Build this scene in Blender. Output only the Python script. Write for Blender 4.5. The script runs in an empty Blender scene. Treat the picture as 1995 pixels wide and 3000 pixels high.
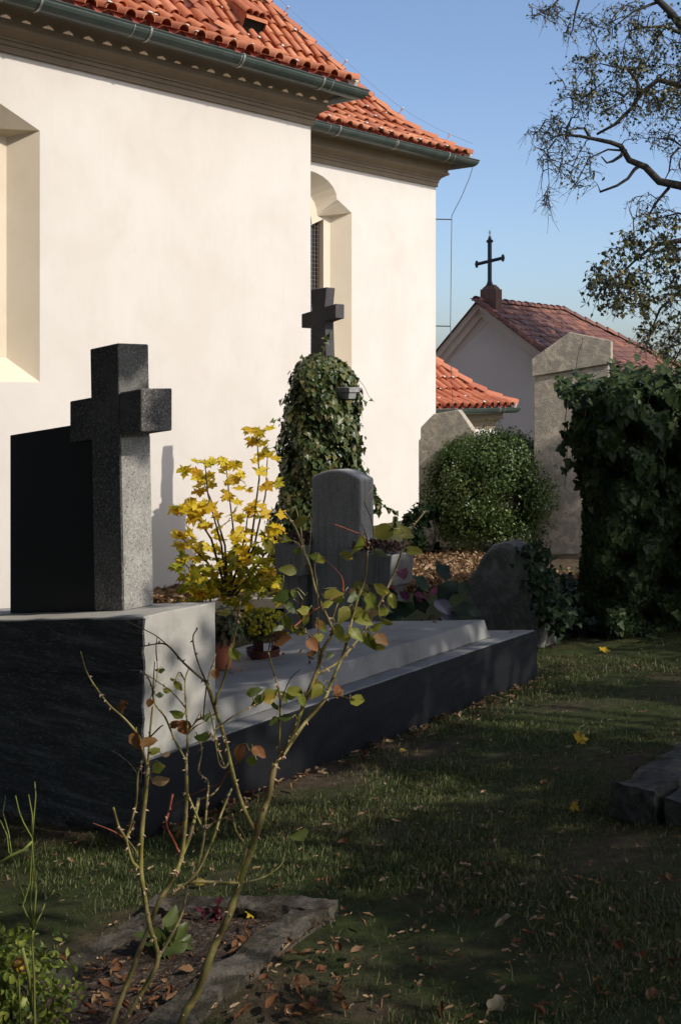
import bpy, bmesh, math, random
import numpy as np
from mathutils import Matrix, Vector
random.seed(7); rng = np.random.default_rng(11)
S = bpy.context.scene; COL = S.collection
R = math.radians
# ------------------------------------------------------------------ camera, sky, sun, exposure
EYE = 1.63; F = 3580.0; HX, HY = 997.5, 1130.0
cd = bpy.data.cameras.new('camera'); cam = bpy.data.objects.new('camera', cd); COL.objects.link(cam)
cam.location = (0, 0, EYE); cam.rotation_euler = (R(90), 0, 0)
cd.sensor_fit = 'AUTO'; cd.sensor_width = 36; cd.lens = F/3000*36
cd.shift_y = (HY-1500)/3000; cd.clip_start = .05; cd.clip_end = 1500
S.camera = cam
U = np.array([.601, .799, 0.]); N = np.array([.799, -.601, 0.]); Z = np.array([0, 0, 1.])
SUN_EL, SUN_A = R(40.5), R(6)
sh = math.cos(SUN_A)*N + math.sin(SUN_A)*U
SUN = np.array([sh[0]*math.cos(SUN_EL), sh[1]*math.cos(SUN_EL), math.sin(SUN_EL)]); SUN /= np.linalg.norm(SUN)
w = bpy.data.worlds.new('World'); S.world = w; w.use_nodes = True
nt = w.node_tree; bg = nt.nodes['Background']
sky = nt.nodes.new('ShaderNodeTexSky'); sky.sky_type = 'NISHITA'; sky.sun_disc = False
sky.sun_elevation = SUN_EL; sky.sun_rotation = math.atan2(SUN[0], SUN[1])
sky.air_density = .8; sky.dust_density = 2.0; sky.ozone_density = 2.4
nt.links.new(sky.outputs[0], bg.inputs[0]); bg.inputs[1].default_value = .15
sl = bpy.data.lights.new('sun', 'SUN'); so = bpy.data.objects.new('sun', sl); COL.objects.link(so)
sl.energy = 2.75; sl.angle = R(.40); sl.color = (1, .94, .86)
so.rotation_euler = Vector(SUN).to_track_quat('Z', 'Y').to_euler(); so.location = (20, -10, 20)
S.view_settings.view_transform = 'Standard'; S.view_settings.look = 'None'
S.view_settings.exposure = .36; S.view_settings.gamma = 1

# ------------------------------------------------------------------ geometry helpers
def at(px, py, Y):
    return np.array([(px-HX)/F*Y, Y, EYE-(py-HY)/F*Y])
def px_of(p):
    return HX+F*p[0]/p[1], HY-F*(p[2]-EYE)/p[1]
def gz(X, Y):
    X = np.asarray(X, float); Y = np.asarray(Y, float)
    yy = np.where(Y < 9.5, Y, 9.5+1.3*(1-np.exp(-np.clip(Y-9.5, 0, 50)/1.3)))
    yy = np.where(Y < -4, -4+.2*(Y+4), yy)
    k = .103-.053*np.clip((Y-9.8)/4, 0, 1)
    return k*9*np.tanh(X/9)-.0777*yy
def ghit(px, py):
    lo, hi = .5, 60.
    for _ in range(50):
        m = (lo+hi)/2; p = at(px, py, m)
        if p[2] > gz(p[0], p[1]): lo = m
        else: hi = m
    p = at(px, py, lo); p[2] = float(gz(p[0], p[1])); return p
def plane_hit(px, py, P0, nrm):
    o = np.array([0, 0, EYE]); d = np.array([(px-HX)/F, 1, -(py-HY)/F])
    return o+d*(np.dot(np.asarray(P0)-o, nrm)/np.dot(d, nrm))
class MB:
    def __init__(s): s.v = []; s.f = []
    def add(s, vs, fs):
        o = len(s.v); s.v += [tuple(map(float, p)) for p in vs]; s.f += [tuple(i+o for i in f) for f in fs]; return s
    def hexa(s, b, t):      # 4 bottom, 4 top points
        return s.add(list(b)+list(t), [(3,2,1,0),(4,5,6,7),(0,1,5,4),(1,2,6,5),(2,3,7,6),(3,0,4,7)])
    def box(s, O, a, b, c):
        O, a, b, c = map(np.asarray, (O, a, b, c))
        return s.hexa([O, O+a, O+a+b, O+b], [O+c, O+a+c, O+a+b+c, O+b+c])
    def prism(s, poly, ex):
        n = len(poly); ex = np.asarray(ex); p2 = [np.asarray(p)+ex for p in poly]
        return s.add(list(poly)+p2, [tuple(range(n)), tuple(range(2*n-1, n-1, -1))]+[(i, i+n, (i+1) % n+n, (i+1) % n) for i in range(n)])
    def tube(s, path, rad, seg=6, cap=True):
        path = [np.asarray(p, float) for p in path]; n = len(path); o = len(s.v)
        if np.isscalar(rad): rad = [rad]*n
        ref = np.array([.31, .52, .8]); pv = None
        for i, p in enumerate(path):
            t = path[min(i+1, n-1)]-path[max(i-1, 0)]; t = t/(np.linalg.norm(t)+1e-9)
            a = np.cross(t, ref) if pv is None else pv-t*np.dot(pv, t)
            if np.linalg.norm(a) < 1e-4: a = np.cross(t, [1, 0, 0])
            a /= np.linalg.norm(a); b = np.cross(t, a); pv = a
            for k in range(seg):
                q = 2*math.pi*k/seg
                s.v.append(tuple(p+rad[i]*(math.cos(q)*a+math.sin(q)*b)))
        for i in range(n-1):
            for k in range(seg):
                k2 = (k+1) % seg
                s.f.append((o+i*seg+k, o+i*seg+k2, o+(i+1)*seg+k2, o+(i+1)*seg+k))
        if cap:
            s.f.append(tuple(o+k for k in range(seg))[::-1]); s.f.append(tuple(o+(n-1)*seg+k for k in range(seg)))
        return s
    def sweep(s, prof, path, dirs, closed=True):
        o = len(s.v); m = len(prof)
        for P, d in zip(path, dirs):
            for (q, z) in prof: s.v.append(tuple(np.asarray(P)+q*np.asarray(d)+np.array([0, 0, z])))
        for i in range(len(path)-1):
            for k in range(m if closed else m-1):
                k2 = (k+1) % m
                s.f.append((o+i*m+k, o+i*m+k2, o+(i+1)*m+k2, o+(i+1)*m+k))
        if closed:
            s.f.append(tuple(o+k for k in range(m))[::-1]); s.f.append(tuple(o+(len(path)-1)*m+k for k in range(m)))
        return s
    def lathe(s, c, prof, seg=20, ax=None):
        o = len(s.v); c = np.asarray(c)
        for r, z in prof:
            for k in range(seg):
                q = 2*math.pi*k/seg; s.v.append((c[0]+r*math.cos(q), c[1]+r*math.sin(q), c[2]+z))
        for i in range(len(prof)-1):
            for k in range(seg):
                k2 = (k+1) % seg; s.f.append((o+i*seg+k, o+i*seg+k2, o+(i+1)*seg+k2, o+(i+1)*seg+k))
        s.f.append(tuple(o+k for k in range(seg))[::-1]); s.f.append(tuple(o+(len(prof)-1)*seg+k for k in range(seg)))
        return s
    def mesh(s, name, smooth=False):
        me = bpy.data.meshes.new(name); me.from_pydata(s.v, [], s.f); me.update()
        bm = bmesh.new(); bm.from_mesh(me); bmesh.ops.recalc_face_normals(bm, faces=bm.faces); bm.to_mesh(me); bm.free()
        if smooth: me.shade_smooth()
        return me
def link(name, me, mat=None, parent=None, M=None):
    o = bpy.data.objects.new(name, me); COL.objects.link(o)
    if mat is not None and me is not None and not me.materials: me.materials.append(mat)
    if M is not None: o.matrix_basis = M
    if parent is not None:
        o.parent = parent
        if parent.type == 'EMPTY': o.matrix_parent_inverse = Matrix.Translation(-parent.location)
    return o
def obj(name, mb, mat, parent=None, smooth=False, bevel=0, seg=2, auto=None):
    o = link(name, mb.mesh(name, smooth), mat, parent)
    if bevel:
        m = o.modifiers.new('bevel', 'BEVEL'); m.width = bevel; m.segments = seg; m.limit_method = 'ANGLE'; m.angle_limit = R(35)
        m.harden_normals = False
    return o
def rough(o, cut, amp, scale=6, seed=0, st=(1, 1, 1)):
    """subdivide a mesh object and push its surface about a little: worn stone"""
    bm = bmesh.new(); bm.from_mesh(o.data)
    for _ in range(cut):
        ed = [e for e in bm.edges if e.calc_length() > (.09 if cut < 6 else .035)]
        if not ed or len(bm.verts) > 14000: break
        bmesh.ops.subdivide_edges(bm, edges=ed, cuts=1, use_grid_fill=True)
    from mathutils import noise
    for v in bm.verts:
        q = Vector((v.co.x*st[0]+seed, v.co.y*st[1], v.co.z*st[2]))*scale; v.co += Vector(noise.noise_vector(q))*amp+Vector(noise.noise_vector(q*3.7))*amp*.5
    bm.to_mesh(o.data); bm.free()
def tag(o, label=None, cat=None, group=None, kind=None):
    if label: o['label'] = label
    if cat: o['category'] = cat
    if group: o['group'] = group
    if kind: o['kind'] = kind
    return o
def thing(name, loc, label, cat, group=None):
    o = bpy.data.objects.new(name, None); COL.objects.link(o); o.location = tuple(map(float, loc)); o.empty_display_size = .1
    return tag(o, label, cat, group)
def basis(p, x, y, z, s=1.0):
    return Matrix(((x[0]*s, y[0]*s, z[0]*s, p[0]), (x[1]*s, y[1]*s, z[1]*s, p[1]), (x[2]*s, y[2]*s, z[2]*s, p[2]), (0, 0, 0, 1)))
def unit(a): a = np.asarray(a, float); return a/(np.linalg.norm(a)+1e-12)

# ------------------------------------------------------------------ materials
def lin(c): return tuple(((x/255+.055)/1.055)**2.4 if x/255 > .04045 else x/255/12.92 for x in c)
class NT:
    def __init__(s, name):
        s.m = bpy.data.materials.new(name); s.m.use_nodes = True; s.t = s.m.node_tree; s.b = s.t.nodes['Principled BSDF']
    def n(s, k, **kw):
        x = s.t.nodes.new(k)
        for a, b in kw.items(): setattr(x, a, b)
        return x
    def l(s, a, b): s.t.links.new(a, b)
    def coord(s, obj=False, scale=(1, 1, 1)):
        tc = s.n('ShaderNodeTexCoord'); mp = s.n('ShaderNodeMapping'); mp.inputs['Scale'].default_value = scale
        s.l(tc.outputs['Object'], mp.inputs[0]); return mp.outputs[0]
    def noise(s, sc, det=6, ro=.6, vec=None, dist=0):
        x = s.n('ShaderNodeTexNoise'); x.inputs['Scale'].default_value = sc; x.inputs['Detail'].default_value = det
        x.inputs['Roughness'].default_value = ro; x.inputs['Distortion'].default_value = dist
        s.l(vec if vec is not None else s.coord(), x.inputs['Vector']); return x.outputs['Fac']
    def ramp(s, fac, stops):
        r = s.n('ShaderNodeValToRGB'); e = r.color_ramp.elements
        while len(e) < len(stops): e.new(.5)
        for i, (p, c) in enumerate(stops):
            e[i].position = p; e[i].color = (*c, 1) if len(c) == 3 else c
        s.l(fac, r.inputs[0]); return r.outputs[0]
    def mix(s, f, a, b, mode='MIX'):
        x = s.n('ShaderNodeMix', data_type='RGBA', blend_type=mode)
        for v, i in ((f, 0), (a, 6), (b, 7)):
            if hasattr(v, 'is_linked') or hasattr(v, 'node'): s.l(v, x.inputs[i])
            else: x.inputs[i].default_value = v if i == 0 else (*v, 1)
        return x.outputs[2]
    def bump(s, h, st=.3, d=.01):
        b = s.n('ShaderNodeBump'); b.inputs['Strength'].default_value = st; b.inputs['Distance'].default_value = d
        s.l(h, b.inputs['Height']); s.l(b.outputs[0], s.b.inputs['Normal'])
    def done(s, col=None, rough=.8, spec=.3):
        if col is not None:
            if isinstance(col, tuple): s.b.inputs['Base Color'].default_value = (*col, 1)
            else: s.l(col, s.b.inputs['Base Color'])
        s.b.inputs['Roughness'].default_value = rough; s.b.inputs['Specular IOR Level'].default_value = spec
        return s.m
def stone(name, c0, c1, speck=None, sc=5, rough=.85, fine=90, bump=.35, bd=.004, spec=.3, stain=None, streak=None, moss=None):
    t = NT(name); a = t.noise(sc, 8, .65); col = t.ramp(a, [(.3, c0), (.7, c1)])
    f = t.noise(fine, 4, .7)
    if speck:
        g = t.ramp(f, [(.52, (0, 0, 0)), (.66, (1, 1, 1))]); col = t.mix(g, col, speck)
        d = t.ramp(t.noise(fine*.8, 3, .7, t.coord()), [(.3, (1, 1, 1)), (.45, (0, 0, 0))]); col = t.mix(d, col, tuple(x*.3 for x in c0))
    if streak:
        sv = t.noise(3, 6, .6, t.coord(scale=(9, 9, .7))); col = t.mix(t.ramp(sv, [(.5, (0, 0, 0)), (.72, (.8, .8, .8))]), col, streak)
    if stain:
        q = t.noise(1.7, 7, .7, None, .6); col = t.mix(t.ramp(q, [(.5, (0, 0, 0)), (.68, (.75, .75, .75))]), col, stain)
    if moss:
        q = t.noise(7, 8, .75, None, .5); col = t.mix(t.ramp(q, [(.43, (0, 0, 0)), (.54, (.92, .92, .92))]), col, moss)
    t.bump(f, bump, bd); return t.done(col, rough, spec)
def leafmat(name, cols, src='attr', rough=.45, trans=.3, spec=.4, tcol=None):
    t = NT(name)
    if src == 'attr':
        a = t.n('ShaderNodeAttribute'); a.attribute_name = 'tint'; fac = a.outputs['Fac']
    else:
        a = t.n('ShaderNodeObjectInfo'); fac = a.outputs['Random']
    k = len(cols); col = t.ramp(fac, [((i+.5)/k if k > 1 else 0, c) for i, c in enumerate(cols)])
    nz = t.noise(60, 4, .6); col = t.mix(t.ramp(nz, [(.3, (0, 0, 0)), (.75, (.5, .5, .5))]), col, tuple(.55*x for x in cols[0]))
    m = t.done(col, rough, spec)
    if trans:
        tr = t.n('ShaderNodeBsdfTranslucent'); mx = t.n('ShaderNodeMixShader'); mx.inputs[0].default_value = trans
        out = t.t.nodes['Material Output']
        if tcol: tr.inputs[0].default_value = (*tcol, 1)
        else: t.l(col, tr.inputs[0])
        t.l(t.b.outputs[0], mx.inputs[1]); t.l(tr.outputs[0], mx.inputs[2]); t.l(mx.outputs[0], out.inputs['Surface'])
    return m
def plaster(name, c0, c1, dirt):
    t = NT(name); a = t.noise(.9, 7, .6, None, .4); col = t.ramp(a, [(.35, c0), (.65, c1)])
    b = t.noise(3.2, 8, .7, t.coord(scale=(1, 1, .55)), .3); col = t.mix(t.ramp(b, [(.52, (0, 0, 0)), (.78, (.45, .45, .45))]), col, dirt)
    sv = t.noise(1.6, 7, .65, t.coord(scale=(5, 5, .28)), .2); col = t.mix(t.ramp(sv, [(.54, (0, 0, 0)), (.80, (.30, .30, .30))]), col, dirt)
    c = t.noise(140, 3, .6); d = t.noise(6, 5, .6)
    h = t.n('ShaderNodeMath', operation='ADD'); t.l(c, h.inputs[0]); t.l(d, h.inputs[1])
    t.bump(h.outputs[0], .14, .008); return t.done(col, .9, .15)
M = {}
M['plaster'] = plaster('cream_plaster', (.665, .612, .545), (.72, .672, .61), (.61, .555, .48))
M['plaster_bounce_tan'] = plaster('reveal_bounce_plaster', (.69, .59, .45), (.73, .64, .50), (.62, .52, .38))  # wall plaster with the warm bounced light of the recess put into its colour
M['plaster_eave_shade'] = plaster('shaded_cornice_plaster', (.235, .18, .125), (.28, .215, .15), (.16, .115, .075))  # cream plaster browned: the shade under the eaves is painted into its colour
M['plaster_grey'] = plaster('chapel_plaster', (.66, .51, .43), (.71, .56, .47), (.60, .46, .38))
def tilemat(name, cols, dark):
    t = NT(name); oi = t.n('ShaderNodeObjectInfo'); at_ = t.n('ShaderNodeAttribute'); at_.attribute_name = 'tint'
    s = t.n('ShaderNodeMath', operation='ADD'); t.l(oi.outputs['Random'], s.inputs[0]); t.l(at_.outputs['Fac'], s.inputs[1])
    fr = t.n('ShaderNodeMath', operation='FRACT'); t.l(s.outputs[0], fr.inputs[0])
    k = len(cols); col = t.ramp(fr.outputs[0], [((i+.5)/k, c) for i, c in enumerate(cols)])
    a = t.noise(9, 7, .7); col = t.mix(t.ramp(a, [(.5, (0, 0, 0)), (.75, (.55, .55, .55))]), col, dark)
    t.bump(t.noise(60, 5, .6), .25, .004); return t.done(col, .62, .35)
M['tile'] = tilemat('terracotta_tile', [(.44, .14, .06), (.52, .185, .08), (.58, .235, .12), (.47, .155, .068), (.33, .10, .05), (.54, .20, .088)], (.26, .085, .05))
M['tile_old'] = tilemat('weathered_tile', [(.14, .058, .042), (.19, .075, .048), (.11, .05, .042), (.27, .11, .062)], (.075, .046, .042))
M['tile_far'] = tilemat('annex_tile', [(.40, .12, .06), (.46, .145, .07), (.50, .17, .085)], (.30, .10, .06))
M['pan'] = tilemat('pan_tile', [(.40, .09, .045), (.42, .10, .05)], (.30, .07, .04))
M['mortar'] = stone('lime_mortar', (.5, .46, .4), (.65, .6, .52), sc=9)
t = NT('painted_gutter'); M['gutter'] = t.done(t.ramp(t.noise(4, 6, .6), [(.3, (.040, .056, .048)), (.7, (.066, .084, .070))]), .42, .5)
t = NT('galvanised'); t.b.inputs['Metallic'].default_value = .6; M['galv'] = t.done((.42, .40, .36), .5, .5)
t = NT('wire_metal'); M['wire'] = t.done((.10, .10, .11), .5, .5)
t = NT('insulator'); M['white'] = t.done((.75, .73, .70), .5, .4)
t = NT('black_iron'); M['iron'] = t.done((.012, .013, .015), .45, .5)
t = NT('window_glass'); M['glass'] = t.done((.03, .035, .04), .12, .6)
t = NT('red_frame'); M['redframe'] = t.done(t.ramp(t.noise(12), [(.3, (.07, .018, .014)), (.7, (.11, .03, .022))]), .6, .3)
M['concrete'] = stone('light_concrete', (.36, .34, .295), (.47, .445, .39), sc=4, stain=(.24, .225, .195), bump=.25, bd=.003)
M['lid'] = stone('lid_concrete', (.19, .184, .172), (.26, .252, .235), sc=3, stain=(.125, .12, .11), bump=.2, bd=.003)
M['kerb'] = stone('mossy_kerb', (.085, .072, .054), (.16, .138, .108), sc=11, moss=(.032, .027, .014), stain=(.05, .04, .028), bump=1, bd=.012)
M['kerb_dark'] = stone('dark_kerb', (.045, .042, .037), (.09, .083, .074), sc=6, moss=(.035, .035, .025), bump=.6, bd=.006)
M['terrazzo'] = stone('speckled_granite', (.075, .072, .068), (.12, .113, .103), speck=(.42, .39, .345), sc=4, fine=95, bump=.8, bd=.005, stain=(.20, .19, .17))
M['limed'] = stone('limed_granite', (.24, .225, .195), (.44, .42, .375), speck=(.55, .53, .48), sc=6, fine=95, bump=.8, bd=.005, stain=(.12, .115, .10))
M['dark_stone'] = stone('dark_gravestone', (.235, .228, .215), (.35, .34, .32), speck=(.5, .49, .46), sc=5, fine=120, streak=(.16, .155, .148))
M['cross_stone'] = stone('cross_stone', (.055, .052, .052), (.085, .08, .078), speck=(.14, .13, .125), sc=5, fine=120)
M['stele'] = stone('rough_stele', (.46, .395, .30), (.66, .57, .44), sc=13, fine=55, bump=1, bd=.012, stain=(.25, .225, .185), moss=(.33, .295, .24))
M['boulder'] = stone('boulder_stone', (.22, .208, .19), (.36, .34, .305), sc=7, fine=60, bump=1, bd=.014, stain=(.45, .42, .37), moss=(.16, .152, .13))
M['planter'] = stone('planter_stone', (.16, .155, .15), (.25, .24, .225), sc=7, fine=70, streak=(.07, .065, .06))
M['brownstone'] = stone('brown_stone', (.14, .075, .055), (.22, .115, .08), sc=7, streak=(.07, .045, .04))
t = NT('black_granite'); M['granite'] = t.done((.012, .011, .010), .45, .2)
def blackcoat():
    t = NT('black_coating'); base = t.ramp(t.noise(2.4, 8, .75, t.coord(scale=(.6, .6, 5)), .3), [(.30, (.016, .015, .015)), (.52, (.055, .053, .050)), (.74, (.21, .20, .185))])
    hz = t.noise(5, 8, .75, t.coord(scale=(1, 1, 9)), .2)
    sp = t.noise(48, 6, .8, t.coord(scale=(.7, .7, 2.2)))
    m = t.n('ShaderNodeMath', operation='MULTIPLY'); t.l(t.ramp(hz, [(.40, (0, 0, 0)), (.62, (1, 1, 1))]), m.inputs[0]); t.l(t.ramp(sp, [(.52, (0, 0, 0)), (.68, (1, 1, 1))]), m.inputs[1])
    col = t.mix(m.outputs[0], base, (.36, .35, .33))
    h = t.n('ShaderNodeMath', operation='ADD'); t.l(hz, h.inputs[0]); t.l(sp, h.inputs[1])
    t.bump(h.outputs[0], .9, .012); return t.done(col, .7, .35)
M['black'] = blackcoat()
t = NT('black_paint'); t.bump(t.noise(30, 6, .7), .4, .004)
M['blackpaint'] = t.done(t.ramp(t.noise(3, 7, .7), [(.3, (.004, .0045, .006)), (.75, (.010, .0105, .012))]), .6, .35)
t = NT('terracotta_pot'); M['pot'] = t.done(t.ramp(t.noise(8), [(.3, (.33, .10, .055)), (.7, (.42, .14, .075))]), .7, .3)
t = NT('brown_plastic_pot'); M['pot_brown'] = t.done((.085, .026, .020), .5, .4)
t = NT('sticker'); M['sticker'] = t.done(t.ramp(t.noise(300, 1, .5, t.coord(scale=(1, .02, .02))), [(.49, (.3, .3, .32)), (.51, (.72, .73, .76))]), .6, .3)
def groundmat():
    t = NT('lawn_soil'); c = t.coord()
    a = t.noise(.75, 8, .65, c, .4); b = t.noise(14, 8, .75, c); d = t.noise(120, 4, .7, c)
    soil = t.ramp(b, [(.3, (.046, .033, .022)), (.55, (.105, .077, .050)), (.75, (.20, .15, .098))])
    grass = t.ramp(b, [(.3, (.024, .032, .011)), (.6, (.060, .075, .026)), (.8, (.125, .13, .055))])
    col = t.mix(t.ramp(a, [(.38, (0, 0, 0)), (.53, (1, 1, 1))]), soil, grass)
    h = t.n('ShaderNodeMath', operation='ADD'); t.l(b, h.inputs[0]); t.l(d, h.inputs[1]); t.bump(h.outputs[0], .8, .02)
    return t.done(col, .95, .1)
M['ground'] = groundmat()
M['soil'] = stone('dark_soil', (.04, .028, .021), (.085, .061, .046), speck=(.19, .145, .11), sc=9, fine=45, bump=1, bd=.02, rough=.95, spec=.1)
M['bark'] = stone('bark', (.032, .027, .021), (.062, .053, .041), sc=6, fine=40, bump=.8, bd=.015)
M['cane'] = stone('rose_cane', (.14, .14, .028), (.36, .30, .09), sc=22, fine=60, bump=.3, bd=.002, rough=.5, spec=.35, stain=(.085, .05, .02), moss=(.16, .12, .05))
M['cane_red'] = stone('red_cane', (.20, .045, .02), (.28, .08, .03), sc=14, fine=60, bump=.1, rough=.45)
M['cane_dark'] = stone('dark_twig', (.06, .045, .03), (.10, .075, .045), sc=14, fine=60, bump=.1)
M['cane_green'] = stone('green_cane', (.13, .17, .03), (.24, .26, .06), sc=14, fine=60, bump=.15, rough=.45, stain=(.16, .12, .06))
t = NT('thorn'); M['thorn'] = t.done((.50, .33, .22), .5, .3)
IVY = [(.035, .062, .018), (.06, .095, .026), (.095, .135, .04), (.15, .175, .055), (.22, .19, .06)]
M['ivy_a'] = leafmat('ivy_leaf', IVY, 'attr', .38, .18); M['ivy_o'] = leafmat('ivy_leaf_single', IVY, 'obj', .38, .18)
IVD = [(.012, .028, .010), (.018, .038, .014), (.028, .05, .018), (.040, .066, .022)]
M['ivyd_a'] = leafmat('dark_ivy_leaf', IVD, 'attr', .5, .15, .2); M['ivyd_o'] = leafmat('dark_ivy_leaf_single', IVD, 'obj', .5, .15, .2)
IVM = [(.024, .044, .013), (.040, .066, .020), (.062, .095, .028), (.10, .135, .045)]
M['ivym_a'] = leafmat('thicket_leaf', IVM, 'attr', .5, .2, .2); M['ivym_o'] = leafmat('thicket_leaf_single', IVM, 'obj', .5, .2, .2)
M['box'] = leafmat('boxwood_leaf', [(.045, .080, .018), (.075, .125, .028), (.12, .175, .042), (.21, .24, .08)], 'attr', .35, .25)
M['maple'] = leafmat('maple_leaf', [(.76, .50, .016), (.88, .65, .02), (.93, .74, .05), (.86, .64, .03), (.68, .36, .02), (.66, .60, .04)], 'obj', .55, .5)
M['maple_g'] = leafmat('maple_leaf_green', [(.26, .30, .016), (.42, .40, .02), (.66, .50, .02)], 'obj', .55, .5)
M['linden'] = leafmat('linden_leaf', [(.030, .044, .010), (.065, .08, .018), (.14, .135, .035), (.34, .28, .10)], 'attr', .5, .25)
M['rose_g'] = leafmat('rose_leaf', [(.17, .20, .028), (.24, .26, .04), (.33, .32, .055), (.28, .25, .05)], 'obj', .45, .4)
M['rose_d'] = leafmat('rose_leaf_dark', [(.075, .10, .02), (.11, .14, .03)], 'obj', .45, .35)
M['rose_y'] = leafmat('rose_leaf_yellow', [(.30, .27, .04), (.34, .33, .06), (.36, .25, .03)], 'obj', .5, .45)
M['rose_b'] = leafmat('rose_leaf_brown', [(.22, .11, .03), (.30, .11, .035), (.17, .075, .025)], 'obj', .6, .35)
M['rose_p'] = leafmat('rose_leaf_pale', [(.42, .27, .14), (.45, .31, .18)], 'obj', .6, .35)
M['dry_a'] = leafmat('dry_leaf', [(.20, .11, .055), (.34, .22, .12), (.48, .34, .20), (.56, .42, .27), (.26, .14, .065)], 'attr', .8, .15, .2)
M['dry_o'] = leafmat('dry_leaf_single', [(.13, .055, .025), (.20, .10, .045), (.27, .17, .09), (.17, .07, .03)], 'obj', .8, .15, .2)
M['yellow_o'] = leafmat('yellow_leaf_single', [(.55, .36, .012), (.60, .40, .02)], 'obj', .6, .3)
M['pale_o'] = leafmat('pale_leaf_single', [(.30, .25, .14), (.36, .31, .20)], 'obj', .7, .2)
M['grass'] = leafmat('grass_blade', [(.048, .074, .015), (.08, .115, .026), (.13, .16, .045), (.25, .23, .105)], 'attr', .55, .3, .25)
M['mum'] = leafmat('mum_flower', [(.32, .30, .02), (.46, .41, .025), (.55, .46, .03)], 'attr', .7, .3, .2)
M['varieg'] = leafmat('variegated_leaf', [(.10, .15, .02), (.22, .27, .035), (.38, .40, .07), (.08, .12, .02)], 'attr', .45, .35)
M['sedum'] = leafmat('dry_sedum', [(.07, .035, .03), (.11, .055, .045), (.09, .07, .05)], 'attr', .8, .1)
M['broad'] = leafmat('broad_dark_leaf', [(.008, .022, .010), (.014, .034, .014), (.02, .04, .02)], 'obj', .5, .12, .2)
M['pink'] = leafmat('pink_petal', [(.26, .06, .12), (.34, .11, .18)], 'obj', .5, .3)
M['wine'] = leafmat('wine_leaf', [(.07, .010, .018), (.10, .014, .024)], 'obj', .4, .2)
M['lilac'] = leafmat('lilac_ribbon', [(.14, .13, .19), (.18, .17, .23)], 'obj', .4, .2)
M['plantgreen'] = leafmat('small_green_leaf', [(.05, .075, .018), (.085, .11, .026), (.12, .10, .04), (.10, .05, .03)], 'attr', .5, .25)

# ------------------------------------------------------------------ leaves
def tmpl(outline, fold=.12, curl=.0):
    """fan leaf: tip towards +y, base at the origin, normal +z; outline = right half points from base to tip"""
    r = [(x, y) for x, y in outline]; tip = r[-1]; l = [(-x, y) for x, y in r[:-1]][::-1]
    pts = r+l; ys = [p[1] for p in pts]; mid = (0, .45*max(ys))
    V = [(mid[0], mid[1], -.02)]+[(x, y, abs(x)*fold-curl*(y**2)) for x, y in pts]
    n = len(pts); Fc = [(0, i+1, (i+1) % n+1) for i in range(n)]
    return np.array(V), np.array(Fc)
T_IVY = tmpl([(.02, 0), (.30, -.10), (.52, .12), (.33, .30), (.30, .55), (0, 1.0)], .18, .08)
T_MAPLE = tmpl([(.02, 0), (.16, .02), (.50, -.08), (.36, .14), (.54, .24), (.72, .52), (.50, .46), (.27, .42), (.33, .60), (.33, .76), (.16, .70), (0, 1.05)], .15, .12)
T_OVAL = tmpl([(.03, 0), (.20, .12), (.31, .36), (.28, .60), (.13, .86), (0, 1.0)], .28, .18)
T_LIND = tmpl([(.25, -.05), (.42, .3), (0, 1.0)], .15, .1)
T_BOX = tmpl([(.22, .3), (.2, .7), (0, 1.0)], .3, .05)
T_CURL = tmpl([(.05, 0), (.33, .2), (.42, .5), (.26, .8), (0, 1.0)], .75, .25)
def dry_tmpl(w, c, t, sd):
    r3 = np.random.default_rng(sd); V_ = []; Fc = []; n_ = 6
    for j in range(n_+1):
        f = j/n_; hw = w*math.sin(math.pi*min(.97, f*.92+.06))**.8*(1+r3.normal(0, .13))
        for k in (-1, -.5, 0, .5, 1):
            x = hw*k; V_.append((x*math.cos(c*k), f-.5+.04*k*t, abs(math.sin(c*k))*hw*.8+t*.5*(f-.5)**2+r3.normal(0, .02)))
    for j in range(n_):
        for k in range(4):
            a = j*5+k; Fc += [(a, a+1, a+6), (a, a+6, a+5)]
    return np.array(V_), np.array(Fc)
T_DRY = [dry_tmpl(.36, 1.1, .9, 1), dry_tmpl(.42, .6, -.8, 2), dry_tmpl(.30, 1.6, .6, 3), dry_tmpl(.40, .9, 1.4, 4)]
def frames(nrm, up, spin=None):
    nrm = nrm/(np.linalg.norm(nrm, axis=1, keepdims=True)+1e-9)
    y = up-nrm*np.sum(up*nrm, axis=1, keepdims=True); ln = np.linalg.norm(y, axis=1, keepdims=True)
    y = np.where(ln < 1e-3, np.cross(nrm, [1, .3, .2]), y); y /= np.linalg.norm(y, axis=1, keepdims=True)+1e-9
    x = np.cross(y, nrm)
    return x, y, nrm
def cloud_mesh(name, tm, P, nrm, up, size, tint=None, wob=.0):
    V, Fc = tm; P = np.asarray(P, float); n = len(P); k = len(V); x, y, z = frames(np.asarray(nrm, float), np.asarray(up, float))
    size = np.asarray(size).reshape(-1, 1, 1)
    vx, vy, vz = V[:, 0][None, :, None], V[:, 1][None, :, None], V[:, 2][None, :, None]
    W = P[:, None, :]+size*(vx*x[:, None, :]+vy*y[:, None, :]+vz*z[:, None, :])
    if wob: W = W+rng.normal(0, wob, W.shape)*size
    W = W.reshape(-1, 3); FF = (Fc[None]+(np.arange(n)*k)[:, None, None]).reshape(-1, 3)
    return tri_mesh(name, W, FF, np.repeat(rng.random(n) if tint is None else tint, k))
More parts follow.
